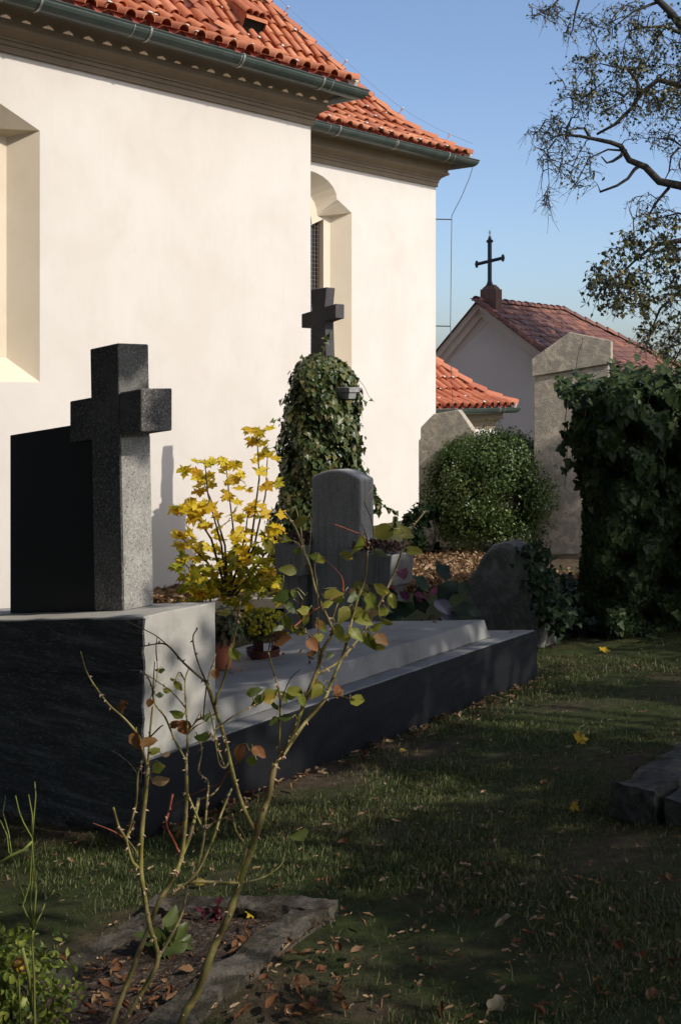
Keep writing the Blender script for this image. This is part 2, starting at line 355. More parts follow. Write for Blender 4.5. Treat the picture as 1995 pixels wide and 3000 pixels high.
def tri_mesh(name, W, FF, tint=None):
    me = bpy.data.meshes.new(name); me.vertices.add(len(W)); me.vertices.foreach_set('co', W.astype(np.float32).ravel())
    me.loops.add(FF.size); me.loops.foreach_set('vertex_index', FF.astype(np.int32).ravel())
    me.polygons.add(len(FF)); me.polygons.foreach_set('loop_start', np.arange(0, FF.size, 3, dtype=np.int32))
    me.update(calc_edges=True)
    if tint is not None:
        a = me.attributes.new('tint', 'FLOAT', 'POINT'); a.data.foreach_set('value', np.asarray(tint, np.float32))
    return me
LM = {}
def leaf_mesh(name, tm, mat, wob=.03):
    key = (name, mat)
    if key not in LM:
        V, Fc = tm; me = tri_mesh(name, V+rng.normal(0, wob, V.shape), Fc); me.materials.append(M[mat]); LM[key] = me
    return LM[key]
def leaves_out(parent, name, tm, mat_a, mat_o, P, nrm, up, size, singles=300, near=None, stuff_name='foliage'):
    """the `singles` leaves nearest the camera as objects of their own, the rest joined"""
    P = np.asarray(P); nrm = np.asarray(nrm); up = np.asarray(up); size = np.asarray(size)
    d = np.linalg.norm(P-np.array([0, 0, EYE]), axis=1)-size*2 if near is None else near
    order = np.argsort(d); a, b = order[:singles], order[singles:]
    x, y, z = frames(nrm, up); vs = [leaf_mesh(name+str(i), tm, mat_o) for i in range(3)]
    for c, i in enumerate(a): link(name, vs[c % 3], None, parent, basis(P[i], x[i], y[i], z[i], float(size[i])))
    if len(b):
        o = link(stuff_name, cloud_mesh(stuff_name, tm, P[b], nrm[b], up[b], size[b], None, .03), M[mat_a], parent); tag(o, kind='stuff')
def rnd_dir(n): v = rng.normal(0, 1, (n, 3)); return v/np.linalg.norm(v, axis=1, keepdims=True)

# ------------------------------------------------------------------ ground
def build_ground():
    xs = np.concatenate([-np.geomspace(70, 6.2, 14), np.arange(-6, 6.01, .12), np.geomspace(6.2, 70, 14)])
    ys = np.concatenate([np.arange(-14, 1.9, 1.0), np.arange(2, 18, .12), np.geomspace(18.2, 130, 24)])
    X, Y = np.meshgrid(xs, ys); Zz = gz(X, Y)
    n1 = np.sin(X*2.1+1.3*np.sin(Y*1.7))*np.sin(Y*2.3+.7*np.cos(X*1.9))*.012+rng.normal(0, .004, X.shape)
    Zz = Zz+np.where((Y > 1) & (Y < 19), n1, 0)
    W = np.stack([X, Y, Zz], -1).reshape(-1, 3); nx, ny = len(xs), len(ys)
    i = np.arange(nx-1)[None]+np.arange(ny-1)[:, None]*nx
    FF = np.concatenate([np.stack([i, i+1, i+1+nx], -1).reshape(-1, 3), np.stack([i, i+1+nx, i+nx], -1).reshape(-1, 3)])
    me = tri_mesh('ground', W, FF); me.shade_smooth()
    tag(link('ground', me, M['ground']), kind='structure')
build_ground()

# ------------------------------------------------------------------ church
U_G, N_G = U, N                        # the graves' axes; the church lies a few degrees off them
U = np.array([.6537, .7568, 0.]); N = np.array([.7568, -.6537, 0.])
CN = np.array([-.415, 17.0, 0]); CC = np.array([1.764, 22.67, 0]); OV = .43
ZC = EYE+3.615; ZE = EYE+4.13           # cornice underside, eave
church = thing('church', (-3, 20, -1.2), 'cream plastered church with orange barrel-tiled roof and dark green gutters', 'church')
def window_loop(c, hw, z0, z1, ch, dz, ah, aw, inset=0):
    """(t,z) loop: jambs, chamfered shoulders, round-headed centre"""
    hw2 = hw-inset; p = [(c-hw2, z0+inset), (c+hw2, z0+inset), (c+hw2, z1-inset*.3), (c+hw2-ch, z1+dz-inset)]
    aw2 = aw-inset*.8; p.append((c+aw2, z1+dz+.02-inset))
    for k in range(1, 12):
        a = math.pi*k/12; p.append((c+aw2*math.cos(a), z1+dz+.02-inset+ah*math.sin(a)))
    p += [(c-aw2, z1+dz+.02-inset), (c-hw2+ch, z1+dz-inset), (c-hw2, z1-inset*.3)]
    return p
def wall_with_window(nm, C, t0, t1, zb, zt, loop):
    bm = bmesh.new(); P = lambda t, z, d=0: tuple(C+t*U-d*N+np.array([0, 0, z]))
    o = [bm.verts.new(P(*q)) for q in ((t0, zb), (t1, zb), (t1, zt), (t0, zt))]; h = [bm.verts.new(P(*q)) for q in loop]
    ed = [bm.edges.new((o[i], o[(i+1) % 4])) for i in range(4)]+[bm.edges.new((h[i], h[(i+1) % len(h)])) for i in range(len(h))]
    bmesh.ops.triangle_fill(bm, use_beauty=True, edges=ed)
    # end wall, back, left so that no light leaks in
    e = [bm.verts.new(P(t1, zb, 6)), bm.verts.new(P(t1, zt, 6)), bm.verts.new(P(t0, zb, 6)), bm.verts.new(P(t0, zt, 6))]
    bm.faces.new((o[1], e[0], e[1], o[2])); bm.faces.new((e[0], e[2], e[3], e[1])); bm.faces.new((e[2], o[0], o[3], e[3])); bm.faces.new((o[3], o[2], e[1], e[3]))
    me = bpy.data.meshes.new(nm); bm.to_mesh(me); bm.free()
    return link(nm, me, M['plaster'], church)
def window_parts(C, c, hw, z0, z1, ch, dz, ah, aw):
    P = lambda q, d: C+q[0]*U-d*N+np.array([0, 0, q[1]])
    L0 = window_loop(c, hw, z0, z1, ch, dz, ah, aw); L1 = window_loop(c, hw, z0+.02, z1, ch, dz, ah, aw, .25)
    L2 = window_loop(c, hw, z0+.02, z1, ch, dz, ah, aw, .42); n = len(L0)
    w_ = MB()
    w_.add([P(q, 0) for q in L0]+[P(q, .27) for q in L1], [(i, (i+1) % n, (i+1) % n+n, i+n) for i in range(n)])
    w_.add([P(q, .27) for q in L1]+[P(q, .27) for q in L2], [(i, (i+1) % n, (i+1) % n+n, i+n) for i in range(n)])
    w_.add([P(q, .27) for q in L2]+[P(q, .45) for q in L2], [(i, (i+1) % n, (i+1) % n+n, i+n) for i in range(n)])
    rv = obj('window', w_, M['plaster_bounce_tan'], church)
    g = MB(); g.add([P(q, .41) for q in L2], [tuple(range(n))]); obj('pane', g, M['glass'], rv)
    fr = MB(); L3 = [(c+(q[0]-c)*.94, z0+(q[1]-z0)*.985) for q in L2]
    fr.add([P(q, .38) for q in L2]+[P(q, .38) for q in L3], [(i, (i+1) % n, (i+1) % n+n, i+n) for i in range(n)]); obj('frame', fr, M['redframe'], rv)
    gr = MB(); a0, a1 = c-hw+.46, c+hw-.46; k = a0
    while k < a1:
        zt = z1+dz-.2+(ah*math.sqrt(max(0, 1-((k-c)/(aw-.15))**2)) if abs(k-c) < aw-.15 else 0)
        gr.tube([P((k, z0+.42), .35), P((k, zt), .35)], .004, 3); k += .07
    zz = z0+.42
    while zz < z1+dz-.2: gr.tube([P((a0, zz), .35), P((a1, zz), .35)], .004, 3); zz += .07
    obj('wire_grille', gr, M['galv'], rv)
W_N = (-5.66, 1.18, EYE+.04, EYE+2.84, .50, .21, .42, .62); W_C = (-.06, 1.10, EYE-.1, EYE+2.95, .32, .16, .40, .72)
CH0 = CC-3.447*U
wall_with_window('wall', CN, -12, 0, -2.5, ZE-.05, window_loop(*W_N))
o = wall_with_window('wall', CH0, -5.5, 3.447, -2.5, ZE-.05, window_loop(*W_C))
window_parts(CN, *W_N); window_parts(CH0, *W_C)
CORN = [(-.05, 0), (.03, 0), (.03, .07), (.045, .078), (.045, .12), (.065, .128), (.065, .15), (.085, .165), (.13, .195), (.17, .215), (.185, .23), (.185, .25), (.165, .26), (.165, .30), (.175, .34), (.195, .38), (.22, .41), (.25, .43), (.25, .45), (-.05, .45)]
def half_round(r, th, n=10):
    a = [math.pi+.36+(math.pi-.36)*k/n for k in range(n+1)]
    return [(r*math.cos(q), r*math.sin(q)) for q in a]+[((r-th)*math.cos(q), (r-th)*math.sin(q)) for q in a[::-1]]
def eave_set(C, t0, zc, ov, back=3.0, s=1.0, br=1.5, corn=CORN):
    path = [C+t0*U, C, C-back*N]; dirs = [N, N+U, U]; up = np.array([0, 0, zc])
    obj('cornice', MB().sweep([(a*s, b*s*1.02) for a, b in corn], [p+up for p in path], dirs), M['plaster_eave_shade'], church)
    ze = zc+.505*s; g = MB(); r = .13*s; ov -= .04
    g.sweep([(ov+.06+a, ze+b) for a, b in half_round(r, .006)], path, dirs)
    gut = obj('gutter', g, M['gutter'], church, smooth=False)
    rim = MB(); rim.tube([p+(ov+.06+r)*np.asarray(d)+np.array([0, 0, ze]) for p, d in zip(path, dirs)], .011, 6); obj('rim', rim, M['gutter'], gut)
    t_ = -.36
    while t_ > t0:
        b = MB(); c0 = C+t_*U+N*(ov+.06)+np.array([0, 0, ze]); pts = []
        for k in range(11):
            a = math.pi+.85+(math.pi-.85)*k/10; pts.append(c0+N*(r+.006)*math.cos(a)+Z*(r+.006)*math.sin(a))
        pts.append(pts[-1]+Z*.02-N*.02)
        for k in range(len(pts)-1):
            q0, q1 = pts[k], pts[k+1]; nn = unit(np.cross(q1-q0, U))*.004
            b.hexa([q0-U*.014-nn, q0+U*.014-nn, q1+U*.014-nn, q1-U*.014-nn], [q0-U*.014+nn, q0+U*.014+nn, q1+U*.014+nn, q1-U*.014+nn])
        obj('bracket', b, M['galv'], gut); t_ -= br
    for t_ in (-.18, -1.9, -3.6, -5.3):
        if t_ > t0:
            b = MB(); c0 = C+t_*U+N*(ov+.06)+np.array([0, 0, ze])
            b.sweep([(ov+.06+a, ze+b2) for a, b2 in half_round(r+.004, .004)], [C+(t_-.006)*U, C+(t_+.006)*U], [N, N]); obj('seam', b, M['galv'], gut)
    return ze
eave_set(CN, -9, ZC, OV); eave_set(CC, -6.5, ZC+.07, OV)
def cover_tile(r0, r1, L, th=.014, n=7):
    V = []; Fc = []
    for (y, r) in ((0, r0), (L, r1)):
        for rr in (r, r-th):
            for k in range(n):
                a = math.pi*k/(n-1); V.append((rr*math.cos(a), y, rr*math.sin(a)))
    A, B, C_, D = 0, n, 2*n, 3*n
    for k in range(n-1):
        Fc += [(A+k, C_+k, C_+k+1, A+k+1), (B+k, B+k+1, D+k+1, D+k), (A+k, A+k+1, B+k+1, B+k), (C_+k, D+k, D+k+1, C_+k+1)]
    Fc += [(A, B, D, C_), (A+n-1, C_+n-1, D+n-1, B+n-1)]
    return V, Fc
def to_tris(V, Fc):
    out = []
    for f in Fc: out += [(f[0], f[1], f[2]), (f[0], f[2], f[3])]
    return np.array(V, float), np.array(out)
def tile_mesh(nm, mat, *a):
    V, Fc = cover_tile(*a); me = bpy.data.meshes.new(nm); me.from_pydata(V, [], Fc); me.update(); me.materials.append(mat); me.shade_smooth()
    me.set_sharp_from_angle(angle=R(40)); return me
class Roof:
    def __init__(s, C, ov, ze, f0, f1, ra, rb, tmax, rmax, sp, expo, mat, tr=(.090, .068)):
        s.C = C+ov*(N+U)+np.array([0, 0, ze]); s.rs = np.linspace(0, rmax, 400)
        q = np.clip((s.rs-ra)/(rb-ra), 0, 1); s.sl = f0+(f1-f0)*q*q*(3-2*q)
        dr = s.rs[1]-s.rs[0]; s.zs = np.concatenate([[0], np.cumsum((s.sl[1:]+s.sl[:-1])/2*dr)])
        s.arc = np.concatenate([[0], np.cumsum(np.sqrt(1+((s.sl[1:]+s.sl[:-1])/2)**2)*dr)])
        s.tmax, s.rmax, s.sp, s.expo, s.mat, s.tr = tmax, rmax, sp, expo, mat, tr
    def pt(s, t, r, h=0):
        z = np.interp(r, s.rs, s.zs); sl = np.interp(r, s.rs, s.sl); nn = unit(N*sl+Z)
        return s.C-t*U-r*N+Z*z+nn*h
    def tan(s, r): sl = np.interp(r, s.rs, s.sl); up = unit(-N+Z*sl); nn = unit(N*sl+Z); return up, nn
    def build(s, parent, nm, singles, hide=None, pan_mat='pan'):
        m = MB(); nt_ = int(s.tmax/s.sp*6); nr = 40; o = len(m.v); idx = {}
        for j in range(nr+1):
            r = s.rmax*j/nr
            for i in range(nt_+1):
                t = max(s.tmax*i/nt_, r*1.0)          # clipped at the hip
                h = .010+.038*math.cos(2*math.pi*(t/s.sp))
                m.v.append(tuple(s.pt(t, r, h)))
        for j in range(nr):
            for i in range(nt_):
                a = j*(nt_+1)+i; m.f.append((a, a+1, a+nt_+2, a+nt_+1))
        rf = obj(nm, m, M[pan_mat], parent)
        tiles = []; k = 0; sa = -.04
        while sa < s.arc[-1]:
            r = float(np.interp(max(sa, 0), s.arc, s.rs))+(min(sa, 0)); up, nn = s.tan(max(r, 0))
            i = 0
            while i*s.sp < s.tmax:
                t = i*s.sp
                if t > r+.10:
                    p = s.pt(t, r, .032)+rng.normal(0, .007, 3)
                    yy = unit(up+nn*(-.045)+U*rng.normal(0, .022)); zz = unit(nn-yy*np.dot(nn, yy)); xx = np.cross(yy, zz)
                    q = px_of(p)
                    if q[1] > -90 and q[0] > -90 and not (hide and hide(*q)): tiles.append((p, xx, yy, zz, -np.linalg.norm(p)))
                i += 1
            sa += s.expo; k += 1
        tiles.sort(key=lambda a: -a[4])
        me = tile_mesh('roof_tile', M[s.mat], s.tr[0], s.tr[1], s.expo+.07)
        for p, x, y, z, _ in tiles[:singles]: link('roof_tile', me, None, rf, basis(p, x, y, z))
        rest = tiles[singles:]
        if rest:
            V, Fc = to_tris(*cover_tile(s.tr[0], s.tr[1], s.expo+.07))
            W = np.concatenate([p+V[:, :1]*x+V[:, 1:2]*y+V[:, 2:]*z for p, x, y, z, _ in rest]); FF = (Fc[None]+(np.arange(len(rest))*len(V))[:, None, None]).reshape(-1, 3)
            o = link('tile_field', tri_mesh('tile_field', W, FF, np.repeat(rng.random(len(rest)), len(V))), M[s.mat], rf); tag(o, kind='stuff')
        mo = MB()
        for p, x, y, z, _ in tiles:
            if rng.random() < .16:
                a = rng.uniform(.5, 2.6); c = p+x*(s.tr[0]*math.cos(a))+z*(s.tr[0]*math.sin(a))+y*.005; e = .012+.012*rng.random(); mo.hexa([c-x*e*1.6-y*e, c+x*e*1.6-y*e, c+x*e+y*e*2, c-x*e+y*e*2], [c-x*e+z*e*.7, c+x*e+z*e*.7, c+x*e*.6+y*e+z*e*.6, c-x*e*.6+y*e+z*e*.6])
        if mo.v: tag(obj('mortar', mo, M['mortar'], rf), kind='stuff')
        # hip: row of broader cover tiles bedded in mortar
        hm = tile_mesh('hip_tile', M[s.mat], s.tr[0]*1.25, s.tr[1]*1.2, .42); sa = 0.0
        L = np.concatenate([[0], np.cumsum(np.linalg.norm(np.diff(np.array([s.pt(r, r) for r in s.rs]), axis=0), axis=1))])
        bed = MB(); bed.tube([s.pt(r, r, .0) for r in np.linspace(0, s.rmax, 30)], .07, 6); obj('hip_bed', bed, M['mortar'], rf)
        while sa < L[-1]:
            r = float(np.interp(sa, L, s.rs)); r2 = float(np.interp(sa+.3, L, s.rs)); p = s.pt(r, r, .05); d = unit(s.pt(r2, r2, .05)-p+np.array([0, 0, -.012]))
            x = unit(np.cross(d, Z)); z = np.cross(x, d)
            if px_of(p)[1] > -80: link('hip_tile', hm, None, rf, basis(p, x, d, z))
            sa += .36
        return rf
nave = Roof(CN, OV+.03, ZE+.06, .42, 1.22, .75, 1.65, 7.8, 3.0, .272, .32, 'tile')
nave.build(church, 'roof', 170)
xs_h = []; 
for r in np.linspace(0, 3, 60): xs_h.append(px_of(nave.pt(r, r)))
xs_h = np.array(xs_h)[::-1]
def hide_ch(x, y): return x < xs_h[-1, 0]-10 and np.interp(x, xs_h[:, 0], xs_h[:, 1])+45 < y < 19+.282*(x-191)-12
chan = Roof(CC, OV+.03, ZE+.10, .55, 1.28, .15, 1.7, 10.5, 3.6, .272, .32, 'tile')
chroof = chan.build(church, 'roof', 115, hide_ch)
# roof vent with a little tiled hood
def solve_roof(rf, px, py):
    best = min(((px_of(rf.pt(t, r))[0]-px)**2+(px_of(rf.pt(t, r))[1]-py)**2, t, r) for t in np.linspace(0, 10, 101) for r in np.linspace(0, 3.5, 71))
    return best[1], best[2]
t_, r_ = solve_roof(chan, 738, 108); p = chan.pt(t_, r_, .02); up, nn = chan.tan(r_)
v = MB(); a0 = p-U*.26; top = p+up*1.35
pts0 = [a0, a0+U*.52, a0+U*.52+Z*.27+N*.14, a0+Z*.27+N*.14]
v.add(pts0+[top-U*.2, top+U*.2], [(0, 3, 4), (1, 5, 2), (3, 2, 5, 4)]); v.add([pts0[2]+N*.002, pts0[3]+N*.002, pts0[3]-Z*.06+N*.0, pts0[2]-Z*.06], [(0, 1, 2, 3)]); vent = obj('vent_hood', v, M['tile'], church)
h = MB(); h.add([q+N*-.04 for q in pts0], [(0, 1, 2, 3)]); obj('opening', h, M['granite'], vent)
vm = tile_mesh('vent_tile', M['tile'], .09, .075, .5)
for k in range(4):
    for j in range(2):
        b = pts0[3]+U*(.04+.15*k)+(top-pts0[3]-U*0)*(.46*j)+Z*.02; d = unit((top-U*.2+U*0)-pts0[3]); x = U; z = unit(np.cross(x, d)); link('vent_tile', vm, None, vent, basis(b+N*.02, x, d, z))
# lightning conductor on hip and corner
wm = MB(); hp = [chan.pt(r, r, .26) for r in np.linspace(.05, 3.4, 14)]; wm.tube(hp, .0028, 5)
lc = obj('lightning_conductor', wm, M['wire'], church)
for r in (.35, 1.0, 1.75, 2.5):
    b = MB(); q = chan.pt(r, r, .05); b.tube([q, chan.pt(r, r, .24)], .009, 5); b.tube([chan.pt(r, r, .22), chan.pt(r, r, .28)], .018, 6); obj('holder', b, M['white'], lc)
wd = MB(); wire_px = [(1388, 478, 23.2), (1375, 520, 23.15), (1352, 575, 23.1), (1323, 632, 23.1), (1322, 700, 23.1), (1319, 950, 23.1), (1321, 1060, 23.1), (1326, 1195, 23.1), (1328, 1500, 23.1)]
wd.tube([at(*q) for q in wire_px], .007, 5); dc = obj('down_wire', wd, M['wire'], church)
for (x0, y0, x1) in ((1270, 642, 1323), (1274, 955, 1319)):
    b = MB(); b.tube([at(x0, y0, 23.1), at(x1, y0+1, 23.1)], .012, 5); obj('standoff', b, M['wire'], dc)

# low annex behind the chancel
CA = np.array([1.31, 23.06, 0])+2.82*U
ann = thing('annex', (CA[0], CA[1], -.8), 'low cream annex with small tiled hip roof behind the church corner', 'annex')
_ch = church; church = ann
b = MB(); b.box(CA-2.6*U+np.array([0, 0, -2.5]), 2.6*U, -4*N, np.array([0, 0, 2.5+EYE-.55])); obj('wall', b, M['plaster'], ann)
b = MB(); b.sweep([(-.02, 0), (.05, 0), (.05, .05), (.03, .08), (-.02, .08)], [q+np.array([0, 0, EYE-1.02]) for q in (CA-2.6*U, CA, CA-2*N)], [N, N+U, U]); obj('moulding', b, M['plaster'], ann)
zea = eave_set(CA, -2.6, EYE-.86, .28, 2.0, .8)
annr = Roof(CA, .33, zea+.03, .45, .95, .1, .9, 3.6, 1.7, .25, .34, 'tile_far', (.09, .07)); annr.build(ann, 'roof', 200)
church = _ch
U, N = U_G, N_G

# ------------------------------------------------------------------ chapel with gable
VH = np.array([-.799, .601, 0.])
P0 = at(1400, 880, 30.0); gp = lambda x, y: plane_hit(x, y, P0, -U)
chapel = thing('chapel', gp(1400, 1500), 'small mauve-grey gabled chapel with weathered tile roof behind the steles', 'chapel')
peak = gp(1400, 884); rr_ = gp(1600, 1036); ll_ = gp(1222, 1101); zb = -2.2
def down(p): return np.array([p[0], p[1], zb])
b = MB(); b.prism([down(ll_+U*.25-VH*.18), down(rr_+U*.25+VH*.18), rr_+U*.25+VH*.18-Z*.06, peak+U*.25-Z*.10, ll_+U*.25-VH*.18-Z*.06], U*4.3); obj('wall', b, M['plaster_grey'], chapel)
b = MB(); b.box(down(ll_+U*4.56-VH*.2), (rr_-ll_)*[1, 1, 0]+VH*.4, U*2.4, Z*(rr_[2]-zb-.3)); obj('wall', b, M['plaster_grey'], chapel)
for (A, B) in ((peak, rr_), (peak, ll_)):
    d = unit(B-A); dn = np.array([0, 0, -.17]); b = MB(); b.hexa([A+dn, B+dn, B+dn+U*.3, A+dn+U*.3], [A, B, B+U*.3, A+U*.3]); obj('bargeboard', b, M['plaster_grey'], chapel)
    dn2 = np.array([0, 0, -.36]); b = MB(); b.hexa([A+dn2+U*.14, B+dn2+U*.14, B+dn2+U*.26, A+dn2+U*.26], [A+dn+U*.14, B+dn+U*.14, B+dn+U*.26, A+dn+U*.26]); obj('moulding', b, M['plaster_grey'], chapel)
pi_ = [gp(1417, 941), gp(1612, 1110), gp(1612, 1420), gp(1262, 1420), gp(1262, 1090)]
b = MB(); 
for q0, q1 in ((pi_[0], pi_[1]), (pi_[0], pi_[4])): b.hexa([q0+U*.232, q1+U*.232, q1+U*.26, q0+U*.26], [q0+U*.232+Z*.05, q1+U*.232+Z*.05, q1+U*.26+Z*.05, q0+U*.26+Z*.05])
obj('panel_edge', b, M['plaster_grey'], chapel)
b = MB(); d0 = gp(1452, 1287)+U*.22; b.box(d0+VH*.0, -VH*.9, U*.05, np.array([0, 0, -2.2])); obj('door', b, M['redframe'], chapel)
R0 = peak-U*.12; R1 = R0+U*4.6; E0 = peak+(rr_-peak)*1.32-U*.12; E1 = E0+U*7.8
L0 = peak+(ll_-peak)*1.2-U*.12; L1 = L0+U*7.8
b = MB(); b.add([R0, R1, E1, E0], [(0, 1, 2, 3)]); b.add([R0, R1, L1, L0], [(0, 3, 2, 1)]); b.add([R1, E1, L1], [(0, 1, 2)]); croof = obj('roof', b, M['tile_old'], chapel)
def far_tiles():
    dn = E0-R0; Ld = np.linalg.norm(dn); dn = dn/Ld; nn = unit(np.cross(U, dn)); nn = nn if nn[2] > 0 else -nn
    Vv = []; Ff = []; tt = []; q = .0; row = 0; w_ = .23
    while q < Ld+.02:
        s0 = -.05; s1 = 4.6+3.2*q/Ld; x = s0+(row % 2)*w_/2
        while x < s1:
            o = len(Vv); c = R0+U*x+dn*q+nn*(.035+rng.normal(0, .005)); ww = w_*.47
            for (a, d, h) in ((-ww, -.12, -.02), (ww, -.12, -.02), (ww, .22, .02), (ww*.5, .285, .02), (-ww*.5, .285, .02), (-ww, .22, .02)):
                Vv.append(c+U*a+dn*d+nn*h)
            for i in (2, 3, 4, 5): Vv.append(np.array(Vv[o+i])-nn*.03)
            for f in ((0, 1, 2), (0, 2, 5), (2, 3, 4), (2, 4, 5), (2, 6, 7), (2, 7, 3), (3, 7, 8), (3, 8, 4), (4, 8, 9), (4, 9, 5)): Ff.append([o+i for i in f])
            tt += [rng.random()]*10; x += w_
        q += .255; row += 1
    o = link('tile_courses', tri_mesh('tile_courses', np.array(Vv), np.array(Ff), np.array(tt)), M['tile_old'], croof); tag(o, kind='stuff')
    rm = tile_mesh('ridge_tile', M['tile_old'], .12, .095, .42)
    for (A, B) in ((R0, R1), (R1, E1)):
        L = np.linalg.norm(B-A); d = unit(B-A); x = unit(np.cross(d, Z)); z = np.cross(x, d); k = 0.
        while k < L-.2: link('ridge_tile', rm, None, croof, basis(A+d*k+z*(.02+.02*random.random()), x, unit(d-.06*z), z)); k += .36
    for k in range(11):
        f = k/11.5; link('verge_tile', rm, None, croof, basis(R0+(E0-R0)*(1-f)*.98+U*.02, unit(np.cross(unit(R0-E0), nn)), unit(R0-E0), nn))
far_tiles()
pb = MB(); c0 = at(1438, 860, 30.2)
def blk(m, c, a, b_, h0, h1, s=1.0):
    m.hexa([c-U*a-VH*b_+Z*h0, c-U*a+VH*b_+Z*h0, c+U*a+VH*b_+Z*h0, c+U*a-VH*b_+Z*h0], [c-U*a*s-VH*b_*s+Z*h1, c-U*a*s+VH*b_*s+Z*h1, c+U*a*s+VH*b_*s+Z*h1, c+U*a*s-VH*b_*s+Z*h1])
blk(pb, c0, .15, .22, -.5, .10); blk(pb, c0, .13, .19, .102, .16, .8); blk(pb, c0, .10, .14, .162, .215, .7)
obj('cross_base', pb, M['brownstone'], chapel)
ic = thing('iron_cross', c0+Z*.215, 'black iron cross with trefoil ends on the chapel gable', 'cross')
b = MB(); zt = at(1434, 702, 30.2)[2]-c0[2]; cc = np.array([at(1434, 0, 30.2)[0], 30.2, c0[2]])
blk(b, cc, .035, .04, .215, zt); b.tube([cc+Z*.215, cc+Z*.36], [.09, .04], 8)
def knob(m, p, r): m.tube([p-Z*r, p-Z*r*.6, p+Z*r*.6, p+Z*r], [r*.4, r, r, r*.4], 8)
knob(b, cc+Z*zt, .05); knob(b, cc+Z*(zt-.04)+VH*.06, .035); knob(b, cc+Z*(zt-.04)-VH*.06, .035); obj('shaft', b, M['iron'], ic)
b = MB(); za = at(1434, 765, 30.2)[2]-c0[2]; ar = -VH*.37+Z*.055; b.tube([cc+Z*za-ar, cc+Z*za+ar], .042, 8)
for sg in (-1, 1):
    e = cc+Z*za+ar*sg; knob(b, e, .05); knob(b, e+Z*.055, .035); knob(b, e-Z*.055, .035)
obj('arm', b, M['iron'], ic)
b = MB(); b.tube([cc+Z*zt, cc+Z*(zt+.23)], .01, 6); b.tube([cc+Z*(zt+.04), cc+Z*(zt+.07), cc+Z*(zt+.10)], [.015, .045, .015], 8)
for k in range(3): b.tube([cc+Z*(zt+.14+.035*k)-VH*.03, cc+Z*(zt+.14+.035*k)+VH*.03], .008, 5)
obj('finial', b, M['galv'], ic)

# ------------------------------------------------------------------ big tomb with cross
GO = np.array([-.950, 5.91, -.557]); V = np.array([-.7986, .6019, -.129])
g = lambda a, b, c: GO+a*U+b*V+c*Z
def gbox(m, a0, a1, b0, b1, c0, c1, ta=0, tb=0, sh=0):
    m.hexa([g(a0, b0, c0), g(a1, b0, c0), g(a1, b1, c0), g(a0, b1, c0)], [g(a0+ta, b0+tb+sh, c1), g(a1-ta, b0+tb+sh, c1), g(a1-ta, b1-tb+sh, c1), g(a0+ta, b1-tb+sh, c1)]); return m
tomb = thing('tomb', g(2, .9, 0), 'large concrete tomb with black-painted sides, stepped lid and high end plinth', 'tomb')
PW = 1.75
b = MB(); gbox(b, .004, .513, .004, PW, .372, 1.07); o = obj('plinth', b, M['concrete'], tomb, bevel=.006); rough(o, 4, .004, 7)
b = MB(); gbox(b, -.012, .002, -.004, PW, .03, 1.062); o = obj('plinth_face', b, M['black'], tomb); rough(o, 6, .009, 5, 0, (.5, .5, 2.4)); tag(o, 'black tar-coated rough front of the plinth')
for wj in (.80, .36):
    b = MB(); gbox(b, -.022, -.006, .0, PW, wj, wj+.012); o = obj('board_mark', b, M['black'], tomb); rough(o, 6, .008, 14, wj*9)
b = MB(); gbox(b, -.022, .003, -.01, PW, -.15, .045); o = obj('footing', b, M['kerb'], tomb); rough(o, 6, .02, 9, 2)
b = MB(); gbox(b, 0, 3.98, 0, PW, .02, .371); o = obj('base', b, M['lid'], tomb, bevel=.008); rough(o, 4, .004, 6)
b = MB(); gbox(b, -.01, 3.99, -.014, .003, .0, .366); o = obj('side_coating', b, M['blackpaint'], tomb); rough(o, 5, .003, 9, 3)
b = MB(); gbox(b, 3.975, 3.99, .003, PW, .04, .366); obj('side_coating', b, M['blackpaint'], tomb)
b = MB(); gbox(b, .516, 3.63, .175, PW-.175, .3715, .508, .03, .03); o = obj('lid', b, M['lid'], tomb, bevel=.008); rough(o, 5, .0035, 9, 5)
b = MB()
for k in range(14):
    a0 = .25+k*.27+random.uniform(-.03, .03); gbox(b, a0, a0+random.uniform(.16, .25), .01, .3, -.12, .035)
o = obj('footing', b, M['kerb'], tomb); rough(o, 2, .02, 7)
tc = thing('cross_headstone', g(.34, .5, 1.07), 'speckled grey granite cross standing on the high tomb plinth', 'headstone')
SH = .028
b = MB(); gbox(b, .233, .451, .396, .613, 1.07, 2.465, 0, 0, SH*1.3); o = obj('shaft', b, M['terrazzo'], tc, bevel=.007)
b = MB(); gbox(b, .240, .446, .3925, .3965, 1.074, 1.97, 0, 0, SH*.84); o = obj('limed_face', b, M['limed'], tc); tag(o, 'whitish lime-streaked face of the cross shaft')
b = MB(); gbox(b, .2315, .4525, .257, .398+.022, 1.985, 2.207); obj('arm', b, M['terrazzo'], tc, bevel=.007)
b = MB(); gbox(b, .2315, .4525, .634, .808, 1.985, 2.207); obj('arm', b, M['terrazzo'], tc, bevel=.007)
b = MB(); gbox(b, .262, .40, .618, 1.352, 1.072, 2.08); ts = obj('headstone_slab', b, M['granite'], None, bevel=.004); tag(ts, 'plain polished black granite slab beside the speckled granite cross', 'headstone')
